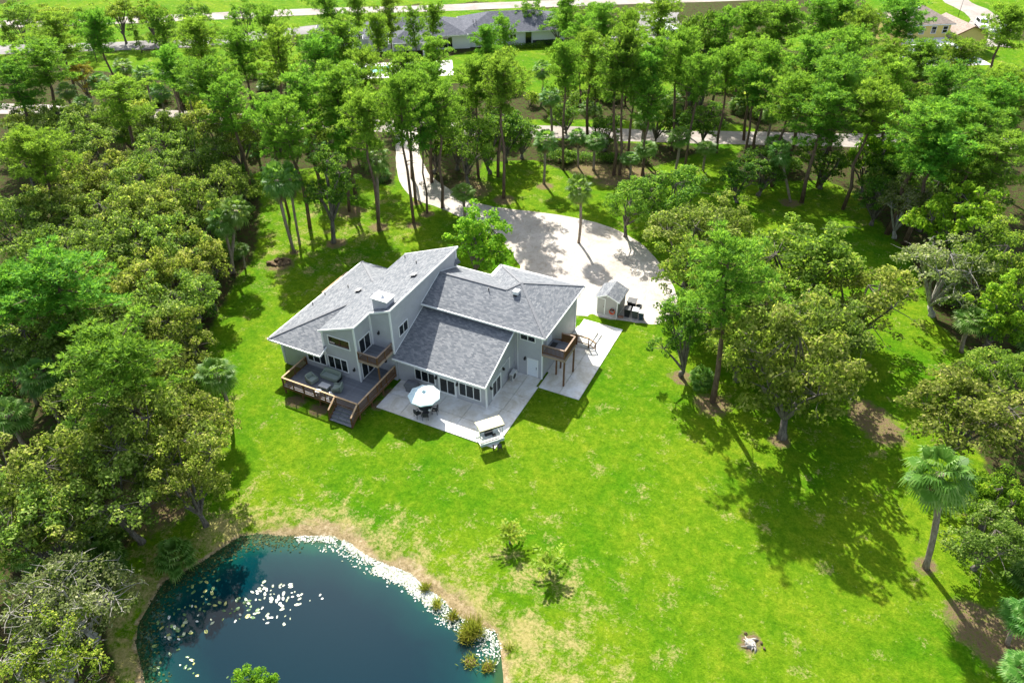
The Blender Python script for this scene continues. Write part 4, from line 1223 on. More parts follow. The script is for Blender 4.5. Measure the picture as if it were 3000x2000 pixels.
pt = tag(MB().box(-8,-3.2,0,8,3.2,.03).build('pool_terrace', M['concrete']), kind='structure'); pt.location = (31,121,0); pt.rotation_euler = (0,0,math.radians(30))
t = empty('swimming_pool', (35.0,122.6,0), math.radians(30), 'turquoise pool seen through pines below the yellow house', 'pool')
MB().box(-2.4,-1.5,.05,2.4,1.5,.055).build('pool_water', M['pool'], t)
for a in ((-2.7,-1.8,2.7,-1.5),(-2.7,1.5,2.7,1.8),(-2.7,-1.5,-2.4,1.5),(2.4,-1.5,2.7,1.5)): MB().box(a[0],a[1],.03,a[2],a[3],.1).build('coping', M['white'], t)


def car(loc, rz, paint, label, L=4.7, Wd=1.85, Hh=1.75, pickup=False):
    t = empty('parked_car', loc, rz, label, 'car', 'parked cars')
    prof = [(-L/2,.35),(-L/2,.95),(-L/2+.1,1.0),(-L/2+.25,Hh-.1),(-L/2+.6,Hh),(.35,Hh),(1.05,1.08),(L/2-.25,.95),(L/2,.75),(L/2,.35)]
    if pickup: prof = [(-L/2,.4),(-L/2,1.05),(-.6,1.05),(-.5,Hh),(.6,Hh),(1.15,1.1),(L/2-.2,1.0),(L/2,.8),(L/2,.4)]
    m_ = MB()
    def pt(x, z, s):
        w = Wd/2 * (1.0 if z < 1.02 else 1.0 - .22*(z-1.02)/(Hh-1.02))
        return (x, s*w, z)
    n = len(prof)
    m_.poly([pt(x,z,-1) for x,z in prof]); m_.poly([pt(x,z,1) for x,z in prof][::-1])
    for k in range(n):
        k2 = (k+1)%n; m_.poly([pt(*prof[k],-1), pt(*prof[k],1), pt(*prof[k2],1), pt(*prof[k2],-1)])
    fixn(m_.build('body', paint, t, bevel=.05))
    xr = -.45 if pickup else -L/2+.4
    for s in (-1,1):
        m_ = MB(); q = [(xr,1.08),(xr+.05,Hh-.14),(.38,Hh-.14),(.92,1.1)]
        f = [(x, s*(Wd/2*(1-.22*(z-1.02)/(Hh-1.02))+.012), z) for x,z in q]
        m_.poly(f if s < 0 else f[::-1]); m_.build('side_window', M['glass'], t)
    m_ = MB(); y0 = Wd/2*.72
    m_.poly([(1.06,-y0*1.1,1.12),(1.06,y0*1.1,1.12),(.42,y0*.98,Hh-.06),(.42,-y0*.98,Hh-.06)]); m_.build('windscreen', M['glass'], t)
    for x in (-L/2+.85, L/2-.85):
        for s in (-1,1):
            w = MB().lathe([(.28,-.11),(.34,-.09),(.34,.09),(.28,.11)], n=18).build('wheel', M['rubber'], t)
            w.matrix_local = Matrix.Translation((x, s*(Wd/2-.1), .34)) @ Matrix.Rotation(math.pi/2,4,'X')
            MB().lathe([(.2,-.115),(.2,.115)], n=14).build('rim', M['steel'], w)
    for s in (-1,1):
        MB().box(L/2-.12,s*.62-.18,.72,L/2+.01,s*.62+.18,.84).build('headlight', M['lid'], t)
car((37.6,149.4,.02), math.radians(-75), M['carwhite'], 'white SUV parked on the drive beside the yellow house')
car((41.5,145.5,.02), math.radians(-155), M['carsilver'], 'silver pickup truck half hidden by a tree at the yellow house', 5.4, 1.95, 1.8, True)
car((-29.3,53.8,.01), math.radians(22), M['carwhite'], 'white car on the back road half hidden by trees', 4.5, 1.8, 1.5)
t = empty('trailer', (-22.6,112.3,.02), math.radians(-52), 'white box trailer parked on the neighbouring drive', 'trailer')
MB().box(-4.2,-1.25,.5,4.2,1.25,3.0).build('box_body', M['carwhite'], t, bevel=.06)
MB().box(4.21,-.4,1.6,4.24,.4,2.6).build('rear_window', M['glass'], t)
MB().box(-1,-1.27,1.5,1.2,-1.255,2.3).build('side_window', M['glass'], t)
for x in (-.6,.5):
    for s in (-1,1):
        MB().lathe([(.28,-.1),(.34,-.08),(.34,.08),(.28,.1)], n=16).build('wheel', M['rubber'], t).matrix_local = Matrix.Translation((x,s*1.1,.36)) @ Matrix.Rotation(math.pi/2,4,'X')
MB().beam((-4.2,0,.6),(-5.4,0,.6),.1,.1).build('drawbar', M['steel'], t)
t = empty('street_lamp', (32.9,156.5,0), 0, 'thin dark lamp post on the grass beside the far drive', 'lamp post')
MB().tube([(0,0,0),(0,0,3.6)], [.06,.04], 8).build('post', M['blackmetal'], t)
MB().lathe([(.05,3.6),(.2,3.75),(.22,4.1),(.12,4.25),(.02,4.35)], n=10).build('lantern', M['blackmetal'], t)

# ---------------------------------------------------------------- vegetation
def unit(v):
    return v / np.maximum(np.linalg.norm(v, axis=-1, keepdims=True), 1e-9)


def leaf_quads(C_, nrm, l, w, r):
    n = len(C_)
    t = unit(np.cross(nrm, unit(r.normal(size=(n, 3)))))
    b = np.cross(nrm, t)
    l = np.asarray(l).reshape(-1, 1) * .5; w = np.asarray(w).reshape(-1, 1) * .5
    return np.stack([C_ + t*l, C_ + b*w, C_ - t*l, C_ - b*w], 1)


def blade_quads(base, tip, w, r):
    d = unit(tip - base)
    s = unit(np.cross(d, unit(r.normal(size=d.shape)))) * np.asarray(w).reshape(-1, 1) * .5
    mid = base * .45 + tip * .55
    return np.stack([base, mid + s, tip, mid - s], 1)


def sphere(r, n):
    return unit(r.normal(size=(n, 3)))


def clump_leaves(r, centers, radii, per, ll, lw, up=.45, flat=.8, bare=0.0):
    Qs, Ts = [], []
    for c, R in zip(centers, radii):
        n = int(per * (R / .9) ** 2 * r.uniform(.75, 1.25))
        if r.random() < bare: n = n // 5
        d = sphere(r, n); d[:, 2] = np.abs(d[:, 2]) * .9 - .35 * (r.random(n) < .45)
        d = unit(d)
        rad = R * np.clip(r.normal(.86, .17, n), .25, 1.2)
        P_ = c + d * rad[:, None] * np.array([1, 1, flat])
        nr = unit(d * .8 + np.array([0, 0, up]) + r.normal(size=(n, 3)) * .55)
        Qs.append(leaf_quads(P_, nr, r.uniform(.7, 1.3, n) * ll, r.uniform(.7, 1.3, n) * lw, r))
        base = r.uniform(.1, .68)
        Ts.append(np.clip(base + r.normal(0, .26, n), 0, 1))
    return np.concatenate(Qs), np.concatenate(Ts)


def make_oak(seed, R=4.5, Ht=10.0, nl=8, per=165, ll=.27, lw=.18, low=.24, twigs=40, barkm='oakbark', bare=.08, rc=(.40, .82)):
    r = np.random.default_rng(seed)
    cz = Ht * (low + 1) / 2; vr = Ht * (1 - low) / 2
    cen, rad, lobes = [], [], []
    for k in range(nl + 1):
        a = 2 * math.pi * k / nl + r.uniform(-.35, .35)
        if k == nl:
            lc = np.array([r.uniform(-.3, .3), r.uniform(-.3, .3), cz + vr * .42]); lr = R * .52
        else:
            q = r.uniform(.45, .66)
            lc = np.array([R * q * math.cos(a), R * q * math.sin(a), cz + vr * r.uniform(-.45, .35)]); lr = R * r.uniform(.32, .46)
        lobes.append((lc, lr))
        m = int(r.integers(9, 14)) + (5 if k == nl else 0)
        for _ in range(m):
            d = sphere(r, 1)[0]; d[2] = abs(d[2]) * 1.1 - .35; d = unit(d)
            cen.append(lc + d * lr * r.uniform(.7, 1.3) * np.array([1, 1, .85])); rad.append(r.uniform(*rc) * R / 4.5)
    Q, Tn = clump_leaves(r, cen, rad, per, ll, lw, bare=bare)
    mb_ = MB()
    lean = r.uniform(-.4, .4, 2)
    fork = Vector((lean[0], lean[1], Ht * low * .75))
    mb_.tube([(0, 0, -.2), (0, 0, .3), tuple(fork * .55), tuple(fork)], [.42, .30, .25, .22], 9)
    for lc, lr in lobes:
        e = Vector(lc); m = fork.lerp(e, .5) + Vector((r.uniform(-.4, .4), r.uniform(-.4, .4), r.uniform(.1, .5)))
        mb_.tube([tuple(fork), tuple(m), tuple(e)], [.17, .11, .06], 6, cap=False)
        for c in [c for c in cen if np.linalg.norm(c - lc) < lr * 1.3][:9]:
            mb_.tube([tuple(e), tuple(e.lerp(Vector(c), .6) + Vector((0, 0, .1))), tuple(c)], [.045, .028, .012], 4, cap=False)
    for _ in range(twigs):
        c = Vector(cen[int(r.integers(len(cen)))]); d = Vector(sphere(r, 1)[0]); d.z = abs(d.z) * .6
        p = c; q = c + d * r.uniform(1.0, 1.7) * R / 4.5
        mb_.tube([tuple(p), tuple((p + q) / 2 + Vector(r.normal(0, .12, 3))), tuple(q)], [.03, .02, .006], 4, cap=False)
    return mb_.mesh('oak_trunk', M[barkm]), quads_mesh('oak_crown', Q, Tn, M['oak']), Ht, R


def make_pine(seed, Ht=17.0, R=3.6, nb=24, dens=1.0):
    r = np.random.default_rng(1000 + seed)
    mb_ = MB()
    wob = r.uniform(-.35, .35, (6, 2)); wob[0] = 0
    tr = [Vector((wob[k][0], wob[k][1], Ht * .97 * k / 5)) for k in range(6)]
    tr[0].z = -.2
    mb_.tube([tuple(p) for p in tr], [.25, .21, .18, .15, .11, .05], 8)
    def at(z):
        t = min(max(z / (Ht * .97) * 5, 0), 4.999); k = int(t); return tr[k].lerp(tr[k + 1], t - k)
    puffs = []
    z0 = r.uniform(.54, .66)
    for k in range(nb):
        u = (k + r.uniform(0, 1)) / nb
        z = Ht * (z0 + (.985 - z0) * u ** .85)
        prof = math.sin(math.pi * min(1, .26 + .70 * u)) ** .6
        ln = R * max(.22, prof) * r.uniform(.55, 1.15)
        a = k * 2.399 + r.uniform(-.5, .5)
        p0 = at(z)
        d = Vector((math.cos(a), math.sin(a), 0))
        rise = r.uniform(.02, .35) + .45 * u
        p1 = p0 + d * ln * .5 + Vector((0, 0, ln * rise * .3)); p2 = p0 + d * ln + Vector((0, 0, ln * rise))
        mb_.tube([tuple(p0), tuple(p1), tuple(p2)], [.065, .045, .02], 5, cap=False)
        m = 2 + int(ln > 1.6) + int(ln > 2.6)
        for j in range(m + 1):
            t = 1.0 - .27 * j
            c = p1.lerp(p2, max(0, (t - .45) / .55)) if t > .45 else p0.lerp(p1, t / .45)
            side = Vector((-d.y, d.x, 0)) * r.uniform(-.75, .75) * (0.35 if j == 0 else 1.0)
            c2 = c + side * min(1.0, ln * .4) + Vector((0, 0, r.uniform(0, .35)))
            puffs.append((np.array(c2), r.uniform(.45, .75)))
            if j: mb_.tube([tuple(c), tuple(c2)], [.025, .01], 4, cap=False)
    top = at(Ht * .95)
    for _ in range(4):
        puffs.append((np.array(top) + r.normal(0, .35, 3) + np.array([0, 0, .25]), r.uniform(.45, .65)))
    # a few dead snags below the crown
    for _ in range(int(r.integers(3, 7))):
        z = Ht * r.uniform(z0 - .16, z0 + .05); a = r.uniform(0, 6.28); ln = r.uniform(.8, 2.2); p = at(z)
        q = p + Vector((math.cos(a) * ln, math.sin(a) * ln, r.uniform(-.3, .4)))
        mb_.tube([tuple(p), tuple((p + q) / 2 + Vector((0, 0, .15))), tuple(q)], [.05, .03, .01], 5, cap=False)
    Qs, Ts = [], []
    for c, R_ in puffs:
        nt_ = int(12 * dens * (R_ / .55) ** 2)
        d = sphere(r, nt_); d[:, 2] = np.abs(d[:, 2]) - .25; d = unit(d)
        tc = c + d * R_ * r.uniform(.35, 1.0, (nt_, 1)) * np.array([1, 1, .75])
        nbk = 9
        bt = np.repeat(tc, nbk, 0)
        dr = unit(np.repeat(d, nbk, 0) * .75 + np.array([0, 0, .45]) + r.normal(size=(nt_ * nbk, 3)) * .62)
        ln = r.uniform(.30, .52, (nt_ * nbk, 1))
        Qs.append(blade_quads(bt, bt + dr * ln, r.uniform(.06, .10, nt_ * nbk), r))
        b = r.uniform(.25, .7)
        Ts.append(np.clip(b + np.repeat(r.normal(0, .13, nt_), nbk) + r.normal(0, .08, nt_ * nbk), 0, 1))
    return mb_.mesh('pine_trunk', M['pinebark']), quads_mesh('pine_crown', np.concatenate(Qs), np.concatenate(Ts), M['pine']), Ht, R


def fan_frond(r, o, az, el, pet, fan, Qs, Ts, dead=False):
    d = np.array([math.cos(az) * math.cos(el), math.sin(az) * math.cos(el), math.sin(el)])
    side = np.array([-math.sin(az), math.cos(az), 0.0]); upv = np.cross(d, side) * -1
    e = o + d * pet + np.array([0, 0, -.10 * pet])
    Qs.append(np.stack([o - side*.02, o + side*.02, e + side*.015, e - side*.015])[None]); Ts.append([.6])
    n = 17
    base = r.uniform(.25, .65)
    for k in range(n):
        t = -1 + 2 * k / (n - 1)
        ang = t * 1.75
        dd = d * math.cos(ang) + side * math.sin(ang) * .95
        dd = unit((dd + upv * (.20 * (1 - abs(t)) + .05))[None])[0]
        ln = fan * (1 - .35 * abs(t)) * r.uniform(.9, 1.08)
        s0 = unit(np.cross(dd, upv)[None])[0] * .055
        m = e + dd * ln * .62; q = m + dd * ln * .30 + np.array([0, 0, -ln * r.uniform(.22, .52)])
        Qs.append(np.stack([e - s0*.25, e + s0*.25, m + s0, m - s0])[None])
        Qs.append(np.stack([m - s0, m + s0, q + s0*.1, q - s0*.1])[None])
        b = np.clip(base + r.normal(0, .12), 0, 1)
        Ts.append([b]); Ts.append([min(1, b + .22)])


def make_palm(seed, Ht=8.0, R=1.9, nf=34, trunk=True, barkm='palmbark'):
    r = np.random.default_rng(2000 + seed)
    Qs, Ts, Qd, Td = [], [], [], []
    z = (Ht - 1.0) if trunk else .25
    top = np.array([0, 0, z])
    for k in range(nf):
        u = (k + .5) / nf
        el = math.radians(82 - 122 * u ** .95) if trunk else math.radians(80 - 70 * u)
        fan_frond(r, top + np.array([0, 0, .45 * (1 - u)]), k * 2.399 + r.uniform(-.3, .3), el + r.uniform(-.1, .1), R * r.uniform(.42, .56), R * r.uniform(.50, .62), Qs, Ts)
    mb_ = MB()
    if trunk:
        for k in range(10):
            fan_frond(r, top - np.array([0, 0, .15]), k * .9 + r.uniform(-.3, .3), math.radians(r.uniform(-75, -52)), R * .4, R * .42, Qd, Td)
        c = r.uniform(-.12, .12, 2)
        n = 9; pts = [(c[0] * math.sin(k / n * 3.1) * 2, c[1] * math.sin(k / n * 3.1) * 2, -.1 + (z + .3) * k / n) for k in range(n + 1)]
        mb_.tube(pts, [.21] + [.165 + .012 * (k % 2) for k in range(n - 2)] + [.20, .22], 9)
        for k in range(26):
            a = k * 2.399; zz = z - .05 * k
            if zz < z - 1.5: break
            mb_.tube([(.15*math.cos(a), .15*math.sin(a), zz - .1), (.27*math.cos(a), .27*math.sin(a), zz + .14)], [.05, .03], 4)
    else:
        mb_.tube([(0, 0, -.1), (.1, .05, .3)], [.14, .1], 7)
    dm = quads_mesh('dead_fronds', np.concatenate(Qd), np.concatenate([np.asarray(t) for t in Td]), M['deadfrond']) if Qd else None
    return mb_.mesh('palm_trunk', M[barkm]), quads_mesh('palm_crown', np.concatenate(Qs), np.concatenate([np.asarray(t) for t in Ts]), M['palm']), Ht, R, dm


def make_feather(seed, Ht=3.0, R=1.3):
    r = np.random.default_rng(3000 + seed)
    Qs, Ts = [], []
    z = Ht * .28
    for k in range(15):
        az = k * 2.399 + r.uniform(-.2, .2); el = math.radians(r.uniform(25, 80)); L = R * r.uniform(1.3, 1.7)
        d = np.array([math.cos(az) * math.cos(el), math.sin(az) * math.cos(el), math.sin(el)]); side = np.array([-math.sin(az), math.cos(az), 0])
        b = r.uniform(.3, .8)
        pts = [np.array([0, 0, z]) + d * L * t + np.array([0, 0, -L * .45 * t * t]) for t in np.linspace(0, 1, 22)]
        for i in range(2, 22):
            tg = unit((pts[i] - pts[i-1])[None])[0]
            for s in (-1, 1):
                tip = pts[i] + (side * s * .8 + tg * .55 + np.array([0, 0, -.12])) * (.42 * (1 - .6 * abs(i / 21 - .4)))
                Qs.append(blade_quads(pts[i][None], tip[None], [.10], r)); Ts.append([np.clip(b + r.normal(0, .1), 0, 1)])
    mb_ = MB(); mb_.tube([(0, 0, -.1), (0, 0, z * .6), (0, 0, z + .1)], [.11, .08, .07], 8)
    return mb_.mesh('feather_trunk', M['greybark']), quads_mesh('feather_crown', np.concatenate(Qs), np.concatenate([np.asarray(t) for t in Ts]), M['fpalm']), Ht, R


def make_cone(seed, Ht=5.0, R=1.7):
    r = np.random.default_rng(4000 + seed)
    cen, rad = [], []
    for k in range(46):
        u = r.random() ** .8; z = Ht * (.2 + .78 * u); q = R * (1 - u) ** .8 * r.uniform(.4, 1); a = r.uniform(0, 6.28)
        cen.append(np.array([q * math.cos(a), q * math.sin(a), z])); rad.append(.42)
    Q, Tn = clump_leaves(r, cen, rad, 190, .2, .13)
    mb_ = MB(); mb_.tube([(0, 0, -.1), (0, 0, Ht * .9)], [.12, .03], 7)
    return mb_.mesh('cone_trunk', M['oakbark']), quads_mesh('cone_crown', Q, Tn, M['darkoak']), Ht, R


def make_shrub(seed, Ht=2.4, R=1.7):
    r = np.random.default_rng(5000 + seed)
    cen, rad = [], []
    for k in range(16):
        a = r.uniform(0, 6.28); q = R * math.sqrt(r.random()) * .75
        cen.append(np.array([q * math.cos(a), q * math.sin(a), Ht * r.uniform(.25, .8) * (1 - .4 * q / R)])); rad.append(r.uniform(.45, .7))
    Q, Tn = clump_leaves(r, cen, rad, 170, .24, .15)
    mb_ = MB()
    for c in cen[:8]: mb_.tube([(0, 0, -.1), tuple(c * .6), tuple(c)], [.06, .04, .015], 5, cap=False)
    return mb_.mesh('shrub_stems', M['oakbark']), quads_mesh('shrub_foliage', Q, Tn, M['darkoak']), Ht, R


V = {}
V['pine'] = [make_pine(k, R=3.6 + .2 * (k % 3 - 1), nb=22 + 2 * (k % 4)) for k in range(8)]
V['oak'] = [make_oak(k, nl=7 + k % 3, twigs=30 + 10 * (k % 3)) for k in range(7)]
V['bushoak'] = [make_oak(80 + k, nl=9, twigs=45, low=.16) for k in range(4)]
V['narrow'] = [make_oak(60, R=3.2, Ht=13.0, nl=9, low=.30, per=190)]
V['darkoak'] = [make_oak(20 + k, R=3.4, Ht=8.0, nl=8, low=.12, twigs=10, per=180) for k in range(4)]
V['lime'] = [make_oak(30 + k, R=4.0, Ht=9.0, nl=9, low=.10, twigs=14, per=180, ll=.31, lw=.2) for k in range(3)]
V['greyoak'] = [make_oak(40 + k, R=4.2, Ht=9.5, nl=8, low=.14, twigs=110, per=130, barkm='greybark', bare=.25) for k in range(2)]
V['paleoak'] = [make_oak(50 + k, R=4.2, Ht=7.5, nl=9, low=.22, twigs=220, per=160, ll=.21, lw=.14, barkm='greybark', bare=.22, rc=(.45, .8)) for k in range(2)]
V['palm'] = [make_palm(k) for k in range(5)]
V['palmetto'] = [make_palm(20 + k, 2.0, 1.8, 30, False) for k in range(3)]
V['featherpalm'] = [make_feather(k) for k in range(2)]
V['cone'] = [make_cone(k) for k in range(2)]
V['shrub'] = [make_shrub(k) for k in range(4)]

KIND = {'pine': ('pine_tree', 'pine tree'), 'oak': ('oak_tree', 'oak tree'), 'narrow': ('oak_tree', 'oak tree'), 'bushoak': ('oak_tree', 'oak tree'), 'darkoak': ('broadleaf_tree', 'tree'), 'lime': ('broadleaf_tree', 'tree'), 'greyoak': ('broadleaf_tree', 'tree'),
        'paleoak': ('broadleaf_tree', 'tree'), 'palm': ('fan_palm', 'palm'), 'palmetto': ('palmetto', 'palmetto'), 'featherpalm': ('feather_palm', 'palm'), 'cone': ('conical_tree', 'tree'), 'shrub': ('shrub', 'shrub')}
VN = {}
tr_rng = random.Random(11)


def plant(kind, x, y, h, r, label, group=None, mat=None, var=None, tilt=None, rz=None):
    VN[kind] = VN.get(kind, -1) + 1
    v = V[kind][VN[kind] % len(V[kind]) if var is None else var]
    nm, cat = KIND[kind]
    e = empty(nm, (x, y, 0), 0, label, cat, group)
    e.scale = (r / v[3], r / v[3], h / v[2])
    q = Quaternion((0, 0, 1), tr_rng.uniform(0, 6.283) if rz is None else rz)
    if tilt is None:
        tilt = (tr_rng.gauss(0, .02) * h, tr_rng.gauss(0, .02) * h)
    d = Vector((tilt[0], tilt[1], h)).normalized()
    q = Vector((0, 0, 1)).rotation_difference(d) @ q
    e.rotation_mode = 'QUATERNION'; e.rotation_quaternion = q
    link('trunk', v[0], e)
    link('crown', v[1], e, mat=mat)
    if len(v) > 4 and v[4] is not None:
        link('dead_fronds', v[4], e)
    return e


